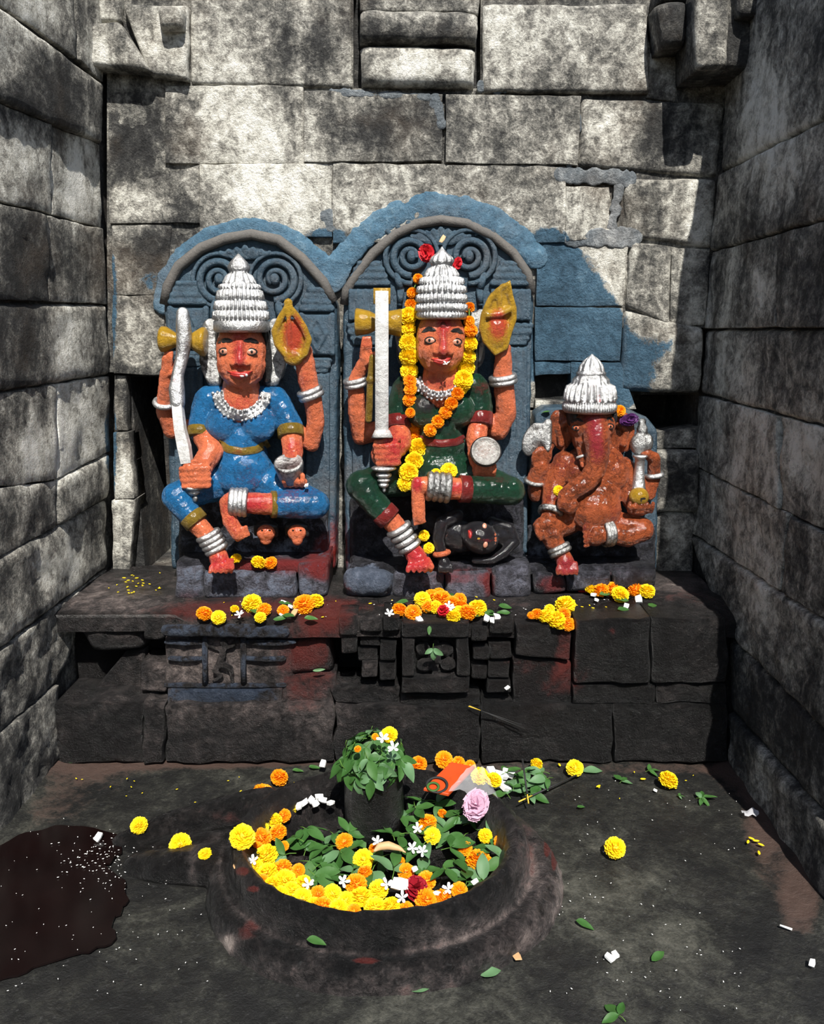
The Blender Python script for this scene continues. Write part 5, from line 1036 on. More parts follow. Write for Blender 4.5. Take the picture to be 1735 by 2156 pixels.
MIDM = [('small red flower', on_altar_(933, 1286)), ('carved square panel', on_altar_(915, 1306)), ('coconut pieces beside leaves', on_altar_(1035, 1300)), ('large yellow marigold', on_altar_(1005, 1281)), ('white flower at heap end', on_altar_(820, 1292)), ('statue foot', on_altar_(885, 1240)), ('dark figure', on_altar_(985, 1245))]
LINM = [('yellow marigold', PZ(820, 1547, .352)), ('upper white flower', P(806, 1555, 2.1)), ('lower white flower', P(829, 1575, 2.1)), ('single orange bit', P(753, 1577, 2.115)), ('altar side', LX + Vector((0, .12, .3))), ('spout side', LX + Vector((-.12, 0, .3)))]
PILM = [('small yellow marigold', PZ(1130, 1608, .03)), ('white lumps', PZ(1050, 1640, .03)), ('leaning incense stick', PZ(1105, 1640, .05)), ('lying incense stick', PZ(1160, 1655, .02)), ('basin rim', PZ(1085, 1690, .1)), ('altar foot', PZ(1090, 1605, .0))]
GAM = [('red crumpled flower', on_altar_(1228, 1226)), ('round dark leaf', on_altar_(1373, 1275)), ('coconut pieces under red flower', on_altar_(1253, 1258)), ('large coconut piece', on_altar_(1345, 1262)), ('seat stone', on_altar_(1300, 1212)), ('large front marigold', on_altar_(1306, 1252))]
def near2(p, M):
    m_ = sorted(M, key=lambda k: (k[1] - p).length); return 'between %s and %s' % (m_[0][0], m_[1][0]) if (m_[0][1] - p).length > .03 else 'touching ' + m_[0][0]
def near(p):
    m_ = sorted(MARKS, key=lambda k: (k[1].xy - p.xy).length); d0 = (m_[0][1].xy - p.xy).length
    return ('touching the %s' % m_[0][0] if d0 < .06 else 'between the %s and the %s' % (m_[0][0], m_[1][0]))
def on_altar(px, py, lift):
    Y = 2.8
    for _ in range(30):
        d = ray(px, py); z = platz(Y) + lift; Y = .5 * Y + .5 * max(2.66, (z - H) / d.z * d.y)
    return P(px, py, Y)
CN = {'Y': 'yellow', 'O': 'orange'}
# garland of the green statue
BVC = bvh_of(*[c for c in C.children if c.type == 'MESH' and c.name.split('.')[0] in ('body', 'dress', 'trouser_leg', 'hair', 'crown', 'back_slab', 'necklace', 'ear_ornament')])
gar = thing('flower_garland', 'long yellow and orange marigold garland hanging around neck of green-dressed statue', 'garland', P(870, 950, 2.85))
GL = [('O', 880, 587, 10), ('O', 868, 617, 11), ('O', 865, 642, 12), ('Y', 860, 666, 18), ('Y', 862, 693, 16), ('Y', 859, 723, 18), ('Y', 861, 751, 19), ('Y', 862, 782, 18), ('O', 863, 803, 13), ('O', 864, 820, 13), ('O', 863, 843, 14), ('O', 864, 869, 10), ('O', 872, 896, 14), ('O', 880, 917, 17), ('Y', 880, 943, 19), ('Y', 872, 971, 18), ('Y', 860, 995, 19), ('Y', 852, 1019, 15)]
GR = [('O', 988, 648, 11), ('O', 988, 677, 11), ('O', 991, 696, 14), ('Y', 990, 724, 15), ('Y', 986, 751, 15), ('Y', 981, 774, 18), ('Y', 975, 801, 20), ('Y', 971, 816, 14), ('O', 963, 829, 13), ('O', 950, 850, 13), ('O', 938, 869, 13), ('O', 922, 888, 13), ('O', 906, 906, 13)]
for strand in (GL, GR):
    pts = []
    for c, x, y, r_ in strand:
        q, _ = hit(BVC, x, y); rm = r_ * S(x, y, q.y); p = q - ray(x, y).normalized() * rm * .8; pts.append(p)
        fl_ = marigold(c, p - ORG[gar.name], rm * 1.08, parent=gar, nrm=Vector((rg.uniform(-.4, .4), -1, rg.uniform(-.2, .6))), flat=.85)
    b = MB(); b.tubew(pts, .003, 5); b.build('string', CALYX, gar)
# loose blooms: (colour, px, py, radius px)
for c, x, y, r_ in [('Y', 497, 1176, 12), ('Y', 544, 1184, 16), ('O', 570, 1185, 14)]:
    p = P(x, y, 2.85); marigold(c, p, r_ * S(x, y, 2.85), CN[c] + " marigold lying at the feet of the blue-dressed statue", 'marigolds at the feet of the blue statue', cal=(r_ == 12))
for c, x, y, r_ in [('Y', 945, 992, 18), ('Y', 918, 997, 11)]:
    q, _ = hit(BVC, x, y); marigold(c, q - ray(x, y) * .008, r_ * S(x, y, q.y), ('large' if r_ > 12 else 'small') + ' yellow marigold in the lap of the green-dressed statue', None, nrm=Vector((0, -1, .6)))
for x, y in ((893, 1128), (903, 1154)):
    marigold('Y', P(x, y, 2.82), .02, 'yellow marigold squeezed between foot of green-dressed statue and dark figure', 'marigolds beside the dark figure', nrm=Vector((.5, -1, .3)))
qG, _ = hit(bv, 1176, 1033); marigold('Y', qG - ray(1176, 1033) * .006, .019, 'small yellow marigold on the arm of elephant-headed statue', nrm=Vector((0, -1, .3)))
marigold('O', P(1305, 865, 2.95), .021, 'orange marigold tucked behind crown of elephant-headed statue', nrm=Vector((0, -1, .3)))
HEAP = [
 ('left', 'on altar ledge below the blue-dressed statue', [('O', 430, 1292, 16), ('Y', 460, 1300, 15), ('Y', 530, 1270, 20), ('O', 556, 1284, 15), ('O', 596, 1285, 12), ('O', 640, 1273, 22), ('Y', 664, 1266, 17), ('Y', 548, 1300, 12), ('Y', 494, 1282, 9)]),
 ('mid', 'on altar ledge below the green-dressed statue', [('O', 842, 1284, 16), ('O', 870, 1290, 17), ('Y', 890, 1262, 17), ('O', 908, 1255, 15), ('O', 930, 1262, 20), ('O', 952, 1272, 18), ('O', 985, 1290, 18), ('Y', 1005, 1281, 20), ('Y', 955, 1298, 15), ('O', 968, 1262, 14), ('Y', 917, 1278, 14), ('O', 900, 1278, 13), ('Y', 966, 1288, 13), ('O', 925, 1250, 13), ('O', 972, 1276, 14)]),
 ('corner', 'on altar edge between green statue and elephant-headed statue', [('Y', 1190, 1274, 21), ('O', 1131, 1293, 13), ('Y', 1150, 1297, 16), ('Y', 1171, 1304, 19), ('O', 1187, 1292, 14), ('O', 1196, 1314, 15), ('Y', 1157, 1283, 11), ('Y', 1180, 1316, 13), ('O', 1118, 1296, 8)]),
 ('right', 'at the base of the elephant-headed statue', [('O', 1257, 1217, 14), ('Y', 1305, 1222, 17), ('O', 1265, 1243, 16), ('O', 1290, 1240, 16), ('O', 1330, 1225, 12), ('O', 1337, 1241, 16), ('Y', 1306, 1252, 18), ('Y', 1362, 1245, 17), ('O', 1273, 1228, 13), ('Y', 1252, 1207, 9), ('Y', 1245, 1240, 13), ('O', 1318, 1236, 13)])]
for key, where, lst in HEAP:
    for c, x, y, r_ in lst:
        p = on_altar(x, y, .022); marigold(c, p, r_ * S(x, y, p.y) * 1.05, ('%s marigold heaped %s' % (CN[c], where) if key not in ('mid', 'right') else '%s marigold by elephant-headed statue %s' % (CN[c], near2(p, GAM)) if key == 'right' else '%s marigold below green-dressed statue %s' % (CN[c], near2(p, MIDM))), 'marigolds heaped ' + where, cal=rg.random() < .15)
for c, x, y, r_, lab in [('O', 588, 1637, 19, 'round orange marigold on floor behind basin rim'), ('O', 556, 1667, 23, 'flattened orange marigold on floor beside basin rim'), ('Y', 293, 1738, 18, 'yellow marigold half lying behind end of the basin spout'), ('Y', 380, 1778, 23, 'round yellow marigold lying in the basin spout channel'),
                         ('Y', 432, 1797, 15, 'flat piece of yellow marigold in the spout channel'), ('Y', 1210, 1617, 18, 'yellow marigold on floor beside long pale leaf at altar foot'), ('Y', 1407, 1642, 20, 'yellow marigold alone on floor in front of altar below elephant-headed statue'), ('Y', 1295, 1785, 22, 'yellow marigold alone on open floor far from altar and basin'),
                         ('Y', 1130, 1608, 13, 'small yellow marigold on leaf pile at the altar foot')]:
    z = {556: .075, 293: .055, 380: .068, 432: .085}.get(x, .028)
    p = PZ(x, y, z); marigold(c, p, r_ * p.y / ray(x, y).y / F, lab, 'marigolds scattered on the floor', cal=(x == 1210), flat=.55 if 'flat' in lab else .85)
for c, x, y, r_ in [('O', 880, 1610, 19), ('O', 935, 1600, 19), ('O', 965, 1606, 14), ('O', 990, 1612, 12), ('Y', 1040, 1642, 17), ('Y', 1010, 1634, 19)]:
    p = PZ(x, y, .05); marigold(c, p, r_ * p.y / ray(x, y).y / F, CN[c] + ' marigold behind basin rim next to the orange packet', 'marigolds by the orange packet')
BAS = [('Y', 615, 1696, 16), ('O', 597, 1718, 15), ('Y', 577, 1728, 17), ('Y', 552, 1742, 14), ('O', 585, 1753, 18), ('O', 550, 1765, 21), ('O', 598, 1781, 10), ('O', 703, 1664, 18), ('O', 537, 1788, 17), ('Y', 560, 1803, 25), ('Y', 537, 1825, 17), ('Y', 563, 1838, 21), ('O', 595, 1828, 19), ('O', 628, 1833, 14), ('O', 553, 1857, 15), ('Y', 600, 1855, 23), ('Y', 640, 1862, 19),
       ('Y', 592, 1886, 19), ('Y', 637, 1892, 21), ('O', 670, 1883, 17), ('O', 680, 1908, 19), ('Y', 700, 1882, 19), ('O', 750, 1862, 22), ('Y', 765, 1810, 21), ('O', 768, 1837, 15), ('Y', 797, 1873, 20), ('Y', 712, 1914, 20), ('O', 745, 1920, 15), ('Y', 760, 1890, 23), ('Y', 790, 1912, 22), ('Y', 822, 1910, 21), ('O', 857, 1914, 15), ('O', 897, 1855, 20), ('O', 855, 1836, 17), ('O', 842, 1815, 11),
       ('O', 897, 1895, 23), ('O', 933, 1890, 18), ('O', 967, 1875, 17), ('O', 1008, 1815, 27), ('O', 978, 1786, 16), ('O', 1055, 1773, 15), ('Y', 1022, 1760, 15), ('O', 900, 1733, 19), ('Y', 910, 1760, 17), ('O', 725, 1773, 18), ('Y', 807, 1743, 11), ('O', 932, 1713, 10), ('Y', 958, 1685, 13), ('O', 787, 1785, 10), ('Y', 615, 1875, 18), ('Y', 662, 1905, 16), ('Y', 575, 1862, 18), ('Y', 730, 1895, 17)]
for c, x, y, r_ in BAS:
    edge = y > 1860 or x < 640; z = .085 if edge else .075
    p = PZ(x, y, z); rim = 'heaped along the basin rim' if edge else 'among leaves in the basin'
    marigold(c, p, r_ * p.y / ray(x, y).y / F * 1.05, '%s%s marigold in basin %s' % ('large ' if r_ > 20 else 'small ' if r_ < 14 else '', CN[c], near(p)), 'marigolds in the basin', cal=rg.random() < .1)
marigold('Y', PZ(510, 1762, .172), .034, 'large yellow marigold sitting on top of the basin rim')
marigold('Y', PZ(820, 1547, .352), .024, 'yellow marigold on top of the leaf heap over the lingam', nrm=Vector((.2, -.6, 1)))
for x, y in ((790, 1551), (753, 1577)): marigold('O', P(x, y, 2.115), .010, 'tiny orange marigold piece on leaf heap over the lingam', 'orange bits on the lingam leaves')
# leaf sprigs
def sprig(loc, fwd, nrm, size, label, group, k=3, pale=.35, name='leaf_sprig'):
    root = place(name, STEM, frame(fwd, nrm), loc, size * .8); tag(root, label, 'leaf', group)
    for a, sc in ((0, 1.0), (58, .85), (-58, .85), (110, .7), (-110, .7))[:k]:
        a = R(a + rg.uniform(-12, 12)); d = Vector((math.sin(a), math.cos(a), rg.uniform(-.25, .15)))
        place('leaf', LEAVES[rg.choice((4, 5)) if rg.random() < pale else rg.randrange(4)], frame(d, Vector((rg.uniform(-.35, .35), rg.uniform(-.35, .35), 1))), Vector((0, 0, 0)) if abs(a) < .4 else Vector((0, -.1, 0)), sc * rg.uniform(1.1, 1.4), root)
    return root
def LLAB(d):
    if d.z > .72: return 'green three-leaf sprig on the very top of the lingam heap'
    side = ('towards the altar' if d.y > .6 else 'towards the basin front' if d.y < -.6 else 'towards the spout' if d.x < 0 else 'towards the packet')
    return 'green three-leaf sprig %s the lingam %s' % ('high on' if d.z > .35 else 'hanging low on', side)
lc = Vector((LX.x, LX.y, .245))
for i in range(44):
    th = math.acos(1 - 1.05 * (i + .5) / 44); ph = i * 2.399963
    d = Vector((math.sin(th) * math.cos(ph), math.sin(th) * math.sin(ph), math.cos(th)))
    fw = Vector((d.x * d.z, d.y * d.z, d.z ** 2 - 1)) if th > .25 else Vector((math.cos(ph), math.sin(ph), 0)); fw = fw.normalized() + Vector((rg.uniform(-.9, .9), rg.uniform(-.9, .9), rg.uniform(-.3, .4))) * .8
    rad = .084 + .016 * rg.random()
    sprig(lc + Vector((d.x * rad, d.y * rad, d.z * .095)), fw, d + Vector((rg.uniform(-.4, .4), rg.uniform(-.5, .2), rg.uniform(0, .5))), rg.uniform(.056, .074), (LLAB(d) if d.z <= .72 else 'green sprig on lingam top ' + near2(lc + Vector((d.x * rad, d.y * rad, d.z * .095)), LINM)), 'leaf sprigs on the lingam')
LP = [(640, 1790), (660, 1775), (690, 1785), (620, 1770), (655, 1815), (680, 1820), (690, 1845), (665, 1845), (715, 1800), (740, 1830), (700, 1760), (650, 1750), (730, 1745), (755, 1755), (800, 1800), (830, 1830), (820, 1760), (850, 1720), (870, 1700), (890, 1690), (865, 1750), (885, 1775), (920, 1690), (940, 1740), (960, 1720), (985, 1735), (1000, 1720), (1020, 1740), (970, 1760), (945, 1780), (960, 1810), (935, 1830),
      (1045, 1720), (1060, 1750), (1080, 1790), (1055, 1810), (1030, 1790), (840, 1790), (700, 1880), (890, 1830), (1010, 1850), (870, 1665), (980, 1850), (780, 1840), (600, 1800), (1070, 1730)]
for x, y in LP:
    p = PZ(x + rg.uniform(-6, 6), y + rg.uniform(-5, 5), rg.uniform(.06, .10)); a = rg.random() * 6.28
    sprig(p, Vector((math.cos(a), math.sin(a), rg.uniform(-.2, .3))), Vector((rg.uniform(-.5, .5), rg.uniform(-.7, .2), 1)), rg.uniform(.060, .082), 'green three-leaf sprig in basin ' + near(p), 'leaf sprigs in the basin')
for x, y in ((1070, 1625), (1090, 1640), (1110, 1625), (1130, 1650), (1100, 1665), (1080, 1655), (1150, 1640), (1140, 1625), (1065, 1670), (1120, 1672)):
    a = rg.random() * 6.28; pl_ = PZ(x, y, rg.uniform(.015, .045)); sprig(pl_, Vector((math.cos(a), math.sin(a), .05)), Vector((rg.uniform(-.3, .3), rg.uniform(-.4, .2), 1)), rg.uniform(.055, .07), 'green leaf-pile sprig behind basin ' + near2(pl_, PILM), 'leaf sprigs piled at the altar foot')
for x, y, a, k, sz, lab in [(1310, 1643, .9, 3, .042, 'small green sprig on floor between altar and lone marigolds'), (1368, 1622, .4, 3, .04, 'small dark green sprig on brown floor strip at altar foot'), (1480, 1680, .0, 5, .046, 'dark narrow-leaf green sprig on floor near the altar corner'), (1300, 2135, 2.2, 3, .05, 'bright green sprig on floor in front of basin, cut by picture foreground'), (1430, 1675, .1, 3, .018, 'tiny pale green sprig on floor between lone marigold and narrow-leaf sprig')]:
    if 'cut by' in lab: lab = 'bright green sprig with stem lying on open floor far from basin'
    sprig(PZ(x, y, .008), Vector((math.cos(a), math.sin(a), .05)), Vector((0, -.2, 1)), sz, lab, None, k, .3)
def leaf(loc, ang, size, label, group=None, pale=False, tilt=(0, -.15, 1), wide=1.0, lift=.05):
    o = place('leaf', LEAVES[4 if pale else rg.randrange(4)], frame(Vector((math.cos(ang), math.sin(ang), lift)), Vector(tilt)), loc, (size * wide, size, size)); return tag(o, label, 'leaf', group)
for x, y, a, sz, lab, pl in [(1212, 1938, -.5, .05, 'single green leaf on open floor beside the basin', False), (1372, 2022, .6, .05, 'single broad green leaf on floor near white petals', False), (140, 1605, .2, .035, 'dark green leaf on brown floor strip where altar meets limewashed side wall', False), (418, 1700, -.5, .03, 'small green leaf on floor behind basin spout', False), (1225, 1621, .0, .075, 'long pale green leaf on floor beside marigold at altar foot', True),
                            (862, 2082, .1, .05, 'pale green leaf on floor in front of the basin foot', True), (1012, 2052, .3, .055, 'larger pale green leaf on floor in front of basin foot', True), (1215, 1700, .3, .03, 'tiny green leaf alone on floor just past the leaf pile', False), (615, 1622, .1, .04, 'dark green leaf at altar foot near round orange marigold', False), (650, 1615, .0, .04, 'green leaf at altar foot near coconut chip', False)]:
    leaf(PZ(x, y, .008), a, sz, lab, None, pl, lift=.0)
leaf(PZ(645, 1978, .09), -.2, .05, 'single green leaf lying in groove on the basin rim')
AL = [(545, 1290, 2.4), (575, 1304, .2), (587, 1270, .5), (640, 1302, .1), (620, 1298, 2.9), (860, 1268, 2.8), (895, 1286, .8), (955, 1256, 2.2), (1020, 1292, .4), (1050, 1276, .2), (1075, 1290, 3.0), (1000, 1300, 1.0), (1262, 1252, .4), (1325, 1265, 2.7), (1300, 1284, .2), (1040, 1290, 2.6)]
for x, y, a in AL:
    where = 'below the blue-dressed statue' if x < 700 else 'below the green-dressed statue' if x < 1150 else 'at base of elephant-headed statue'
    leaf(on_altar(x, y, .02), a, .048, 'green leaf among altar flowers ' + where, 'leaves among flowers ' + where, tilt=(rg.uniform(-.4, .4), -.5, 1))
leaf(on_altar(1373, 1278, .006), 1.2, .04, 'round dark green leaf alone on altar edge by elephant-headed statue', None, wide=1.7)
leaf(P(658, 1412, 2.665), .1, .045, 'narrow pale leaf on red-stained rubble of altar front', None, True, (0, -1, .5), .5)
leaf(P(1160, 866, 3.06), 3.1, .035, 'small green leaf on slab top beside elephant-headed statue crown', None)
hs = sprig(P(912, 1368, 2.60), Vector((-.05, -.1, -1)), Vector((0, -1, .1)), .045, 'green sprig hanging down over carved square panel of altar', None, 3)
hb = MB(); hb.tubew([P(930, 1322, 2.60), P(922, 1335, 2.595), P(912, 1362, 2.60)], .0015, 5)
o = hb.build('stem', CALYX, None); o.parent = hs; o.matrix_parent_inverse = hs.matrix_local.inverted(); 
leaf(P(905, 1318, 2.60), -1.8, .03, 'single leaf hanging at top edge of carved square panel', None, False, (0, -1, .2), 1, -1.0)
# white five-petal flowers
def starflower(seed, mat):
    b = MB(); r_ = random.Random(seed)
    for i in range(5):
        a = 2 * math.pi * i / 5 + r_.uniform(-.15, .15); d = Vector((math.cos(a), math.sin(a), 0)); s_ = Vector((-math.sin(a), math.cos(a), 0)); q = len(b.v); h_ = r_.uniform(.05, .8)
        b.v += [Vector((0, 0, -.05)), d * .5 + s_ * .26 + Vector((0, 0, h_ * .5)), d * .95 + s_ * .22 + Vector((0, 0, h_)), d * 1.05 + Vector((0, 0, h_ * .8)), d * .95 - s_ * .22 + Vector((0, 0, h_)), d * .5 - s_ * .26 + Vector((0, 0, h_ * .5)), d * .5 + Vector((0, 0, h_ * .3))]
        b.f += [(q, q + 1, q + 6), (q + 1, q + 2, q + 3, q + 6), (q + 6, q + 3, q + 4, q + 5), (q, q + 6, q + 5)]
    return data(b, 'star_bloom', mat, True)
WF = [starflower(i, PETW) for i in range(3)]
def white(loc, sz, lab, grp=None):
    return tag(place('white_flower', rg.choice(WF), upframe(Vector((rg.uniform(-.4, .4), -.6, 1)), rg.random() * 6), loc, sz), lab, 'flower', grp)
for x, y in ((795, 1772), (723, 1856), (815, 1862), (847, 1890), (944, 1872), (868, 1786), (890, 1792), (533, 1812), (880, 1745), (650, 1862)):
    white(PZ(x, y, .105), .016, 'white five-petal flower in basin ' + near(PZ(x, y, .1)), 'white flowers in the basin')
for x, y in ((806, 1555), (829, 1575)): white(P(x, y, 2.10), .018, 'white five-petal flower on leaf heap over the lingam', 'white flowers on the lingam')
for x, y, w_ in ((505, 1294, 'blue'), (820, 1292, 'green'), (950, 1282, 'green'), (945, 1276, 'green')): white(on_altar(x, y, .03), .016, 'white flower on altar ledge below the %s-dressed statue' % w_, 'white flowers below the %s statue' % w_)
white(P(940, 766, 2.805), .012, 'cream flower stuck to the lips of green-dressed statue')
# coconut chips and other small bits
def chip(seed, mat, name='coconut_chip'):
    r_ = random.Random(seed); b = MB(); q = [Vector((x * r_.uniform(.8, 1.1), y * r_.uniform(.8, 1.1), .35 + r_.uniform(-.1, .1))) for x, y in ((-1, -.6), (0, -.75), (1, -.55), (.9, .6), (0, .7), (-.95, .55))]
    b.prismw(q, [Vector((p.x * .85, p.y * .85, -.35)) for p in q], .14); return data(b, name, mat)
CH = [chip(i, COCO) for i in range(4)]
def coco(loc, sz, lab, grp=None, nm='coconut_chip'):
    return tag(place(nm, rg.choice(CH), upframe(Vector((rg.uniform(-.6, .6), rg.uniform(-.8, .3), 1)), rg.random() * 6), loc, sz), lab, 'coconut', grp)
for x, y in ((640, 1690), (655, 1684), (664, 1692), (680, 1684), (696, 1690), (630, 1697), (672, 1678)): coco(PZ(x, y, .10), .014, 'white coconut chip piled on basin rim behind the flowers', 'coconut chips on the back rim')
coco(PZ(842, 1862, .115), .022, 'large white coconut piece among marigolds in the basin')
for x, y in ((873, 1830), (1000, 1857), (920, 1880)): coco(PZ(x, y, .10), .010, 'small white coconut bit among marigolds in the basin', 'small coconut bits in the basin')
for x, y, r_, w_ in ((598, 1267, .012, 'blue-dressed'), (613, 1277, .013, 'blue-dressed'), (594, 1294, .011, 'blue-dressed'), (903, 1252, .015, 'green-dressed'), (882, 1304, .018, 'green-dressed'), (937, 1311, .017, 'green-dressed'), (1024, 1302, .014, 'green-dressed'), (1046, 1298, .018, 'green-dressed'), (1036, 1306, .012, 'green-dressed'), (1250, 1252, .014, 'elephant-headed'), (1256, 1263, .013, 'elephant-headed'), (1345, 1262, .018, 'elephant-headed'), (1318, 1276, .014, 'elephant-headed')):
    coco(on_altar(x, y, .012), r_, 'white coconut piece on altar ledge below the %s statue' % w_, 'coconut below the %s statue' % w_)
q, _ = hit(BVC, 973, 1000); coco(q - ray(973, 1000) * .004, .012, 'white coconut piece in lap of the green-dressed statue')
coco(P(645, 1022, 2.83), .010, 'white coconut bit on thigh of the blue-dressed statue')
coco(P(680, 1608, 2.58), .016, 'white coconut piece on floor at altar foot behind the lingam')
coco(P(1068, 1448, 2.64), .01, 'tiny white coconut bit on carved blocks of altar front')
for x, y in ((1283, 2016), (1296, 2010)): coco(PZ(x, y, .012), .012, 'white coconut piece of a pair on the open floor', 'pair of coconut pieces on the floor')
coco(PZ(1710, 2027, .01), .010, 'small white bit alone on dark floor near the matchstick sliver'); coco(PZ(207, 1762, .02), .014, 'white coconut piece beside the maroon puddle'); coco(PZ(1380, 1664, .008), .007, 'tiny white bit on floor beside lone marigold in front of altar')
for i, (x, y) in enumerate(((1035, 1625), (1055, 1632), (1070, 1628), (1048, 1648), (1062, 1655))): coco(PZ(x, y, .03), .024, 'crumpled white offering lump behind the basin next to leaf pile', 'white lumps behind basin')
HUSK = chip(9, TAN, 'husk')
for x, y, sz, lab, nm in ((1088, 2013, .016, 'flat tan dry petal disc on floor in front of basin', 'dry_petal'), (498, 1823, .014, 'brown dried nut on the basin rim', 'dry_nut')):
    tag(place(nm, HUSK, upframe(Vector((0, 0, 1)), 1.0), PZ(x, y, .01 if y > 1900 else .12), (sz, sz, sz * .4)), lab, 'debris')
tag(place('dry_nut', HUSK, upframe(Vector((0, -.5, 1)), .4), on_altar(620, 1290, .02), .016), 'pale tan betel nut among flowers below blue-dressed statue', 'nut')
b = MB(); b.limbw([(PZ(788, 1792, .115), .005), (PZ(800, 1782, .122), .011), (PZ(818, 1780, .124), .012), (PZ(840, 1786, .118), .008), (PZ(855, 1795, .112), .003)]); pod = b.build('seed_pod', TAN, None, remesh=.004, loc=PZ(815, 1785, .11)); tag(pod, 'long brown dry pod among leaves in the basin', 'pod')
tag(place('dry_petal', HUSK, upframe(Vector((0, -1, .3)), .2), P(932, 503, 2.94), (.015, .012, .008)), 'tan dried flower stuck above crown of green-dressed statue', 'flower')
# bigger soft flowers
ROSE = lambda s_, m_, nm, **k: bloom(s_, m_, nm, layers=5, wid=1.2, core=.3, low=95, ruffle=.9, inner=.15, **k)
PK = ROSE(21, PINK, 'pink_bloom', dens=1.5); RD = ROSE(22, REDP, 'rose_bloom'); RB2 = ROSE(23, REDB, 'red_bloom'); PU = ROSE(24, PURP, 'purple_bloom')
tag(place('pink_flower', PK, upframe(Vector((.1, -.7, 1)), .3), PZ(1002, 1695, .15), (.046, .036, .032)), 'large pale pink ruffled flower on back rim of basin', 'flower')
tag(place('rose', RD, upframe(Vector((.1, -.7, 1)), .3), PZ(876, 1870, .10), .03), 'dark red rose among marigolds in the basin', 'flower')
tag(place('red_flower', RB2, upframe(Vector((-.4, -.8, 1)), .3), on_altar(1228, 1226, .03), (.042, .036, .03)), 'bright red crumpled flower beside foot of elephant-headed statue', 'flower')
tag(place('red_flower', RB2, upframe(Vector((-.5, -1, .3)), 1), P(898, 533, 2.93), (.032, .028, .02)), 'red flower tucked behind green statue crown on its sword side', 'flower')
tag(place('red_flower', RB2, upframe(Vector((.5, -1, .3)), 2), P(963, 555, 2.955), (.016, .024, .014)), 'smaller red petal cluster behind green statue crown on flame-bowl side', 'flower')
tag(place('red_flower', RB2, upframe(Vector((0, -.6, 1)), 2), on_altar(933, 1286, .035), .02), 'small red flower in marigold heap below green-dressed statue', 'flower')
tag(place('purple_flower', PU, upframe(Vector((.3, -1, .2)), 1), P(1325, 884, 2.95), (.022, .036, .02)), 'dark purple flower tucked behind ear of elephant-headed statue', 'flower')
# orange packet in a clear sleeve
t = NT('orange_printed_packet'); PACK = t.out(t.mix(t.noise(20, 4, .6), (.50, .07, .012), (.34, .04, .01)), .32)
pc = [PZ(892, 1662, .168), PZ(950, 1606, .185), PZ(1000, 1616, .178), PZ(944, 1674, .164)]
root = thing('incense_packet', 'flat orange printed packet in clear plastic lying on back rim of basin', 'packet', sum(pc, Vector()) / 4 - Vector((0, 0, .006)))
b = MB(); b.prismw([p + Vector((0, 0, .004)) for p in pc], [p - Vector((0, 0, .004)) for p in pc], .002); b.build('pouch', PACK, root, smooth=False)
b = MB(); cc = PZ(920, 1652, .177); b.ring(cc, (0, -.25, 1), .030, .004, 28, 6, .4); bx = b.build('printed_ring', STICK, root)
b = MB(); cc = PZ(912, 1656, .176); b.ring(cc, (0, -.25, 1), .016, .004, 24, 6, .4); b.build('printed_ring', LEAFM, root)
t = NT('clear_plastic'); t.b.inputs['Alpha'].default_value = .22; CLEAR = t.out((.85, .85, .87), .12, 0, .8)
b = MB(); nn_ = 9
for j in range(nn_ + 1):
    for i in range(nn_ + 1):
        u, v = i / nn_, j / nn_; p = pc[3].lerp(pc[2], v).lerp(PZ(1050, 1690, .165).lerp(PZ(1030, 1640, .165), v), u); b.v.append(p + Vector((0, 0, .012 + .014 * nz((u * 4, v * 4, 3), 1.3) + .01 * math.sin(u * 9 + v * 3))))
for j in range(nn_):
    for i in range(nn_): b.f.append((j * (nn_ + 1) + i, j * (nn_ + 1) + i + 1, (j + 1) * (nn_ + 1) + i + 1, (j + 1) * (nn_ + 1) + i))
b.build('plastic_sleeve', CLEAR, root)
b = MB(); w0 = PZ(1580, 1716, .012)
for j in range(5):
    for i in range(5): b.v.append(w0 + Vector(((i - 2) * .012, (j - 2) * .007, .01 + .014 * nz((i, j, 5), 1.1))))
for j in range(4):
    for i in range(4): b.f.append((j * 5 + i, j * 5 + i + 1, (j + 1) * 5 + i + 1, (j + 1) * 5 + i))
t = NT('milky_plastic'); t.b.inputs['Alpha'].default_value = .55; MILK = t.out((.6, .6, .63), .25, 0, .6)
b2 = MB(); b2.v = b.v; b2.f = b.f; tag(b2.build('plastic_scrap', MILK, None, loc=w0), 'small crumpled milky plastic scrap on floor strip at dark wall foot', 'litter')
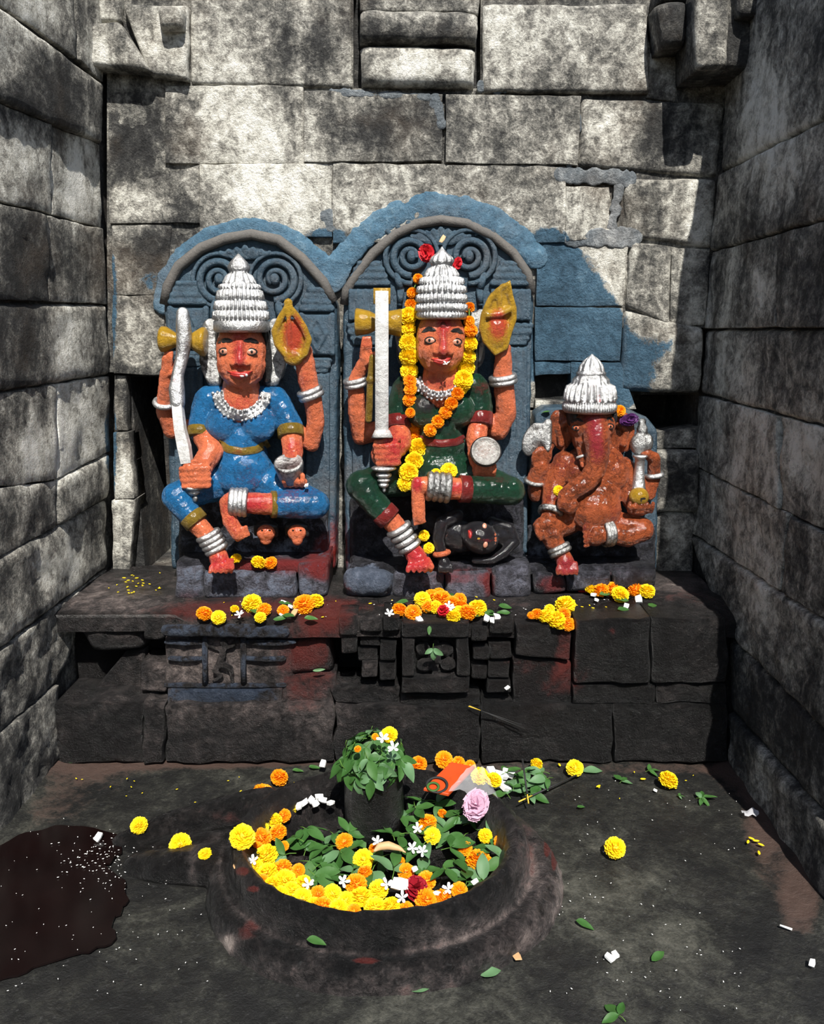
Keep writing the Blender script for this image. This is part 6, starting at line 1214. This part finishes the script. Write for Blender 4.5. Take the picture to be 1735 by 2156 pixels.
# incense sticks
def stick(a, e, r_, lab, tip=True, grp=None, body=STICK):
    root = thing('incense_stick', lab, 'incense stick', a, grp); b = MB(); b.tubew([a, a.lerp(e, .8)], r_, 6); b.build('coated_rod', body, root)
    if tip: b = MB(); b.tubew([a.lerp(e, .8), e], r_ * .8, 6); b.build('bare_end', BAMBOO, root)
stick(PZ(1100, 1598, .12), PZ(1113, 1692, .03), .0032, 'black incense stick leaning down over leaf pile behind basin')
stick(PZ(1225, 1627, .012), PZ(1092, 1688, .03), .003, 'black incense stick lying on floor across the leaf pile')
stick(P(1106, 1535, 2.60), P(988, 1486, 2.62), .0016, 'upper thin incense stick leaning on the altar front face'); stick(P(1098, 1526, 2.605), P(986, 1487, 2.62), .0016, 'lower thin incense stick leaning on altar front face beside twin')
tag(MB().tubew([PZ(1642, 1948, .006), PZ(1668, 1957, .006)], .003, 6).build('wood_sliver', COCO, None), 'pale wooden matchstick sliver lying on the dark floor', 'stick')
# scattered petals and grains nobody could count
b = MB()
def bit(p, s_): 
    a = rg.random() * 6.28; x = Vector((math.cos(a), math.sin(a), 0)) * s_; y = Vector((-math.sin(a), math.cos(a), 0)) * s_ * .4; z = Vector((0, 0, s_ * .25)); b.ellw(p, x, y, z, 6, 4)
for _ in range(120): bit(PZ(rg.gauss(225, 50), rg.gauss(1815, 28), .013), rg.uniform(.002, .004))
for _ in range(90): bit(PZ(rg.uniform(0, 450), rg.uniform(1720, 2100), .012), rg.uniform(.0015, .003))
for _ in range(90): bit(PZ(rg.uniform(1150, 1560), rg.uniform(1640, 2140), .006), rg.uniform(.0015, .0035))
for _ in range(50): p = on_altar(rg.uniform(420, 1400), rg.uniform(1262, 1300), .004); bit(p, rg.uniform(.002, .004))
o = b.build('rice_grains', COCO, None); tag(o, 'white rice grains strewn over the floor and wet puddle', 'rice', kind='stuff')
b = MB()
for _ in range(26): bit(P(rg.uniform(215, 340), rg.uniform(1205, 1230), 3.0) * 1 if False else on_altar(rg.uniform(215, 340), rg.uniform(1205, 1250), .004), rg.uniform(.004, .009))
for x, y in ((1582, 1765), (1592, 1770), (1602, 1778), (1598, 1795), (1575, 1772), (1260, 1655), (1354, 1640), (1178, 1610)): bit(PZ(x, y, .008), .011)
for _ in range(40): bit(PZ(rg.uniform(120, 1500), rg.uniform(1620, 1700), .007), rg.uniform(.003, .006))
for _ in range(24): bit(on_altar(rg.uniform(400, 1330), rg.uniform(1250, 1300), .004), rg.uniform(.004, .008))
o = b.build('loose_petals', MYEL, None); tag(o, 'loose yellow marigold petals scattered on altar ledge and floor', 'petals', kind='stuff')
bpy.data.scenes.remove(SCR)
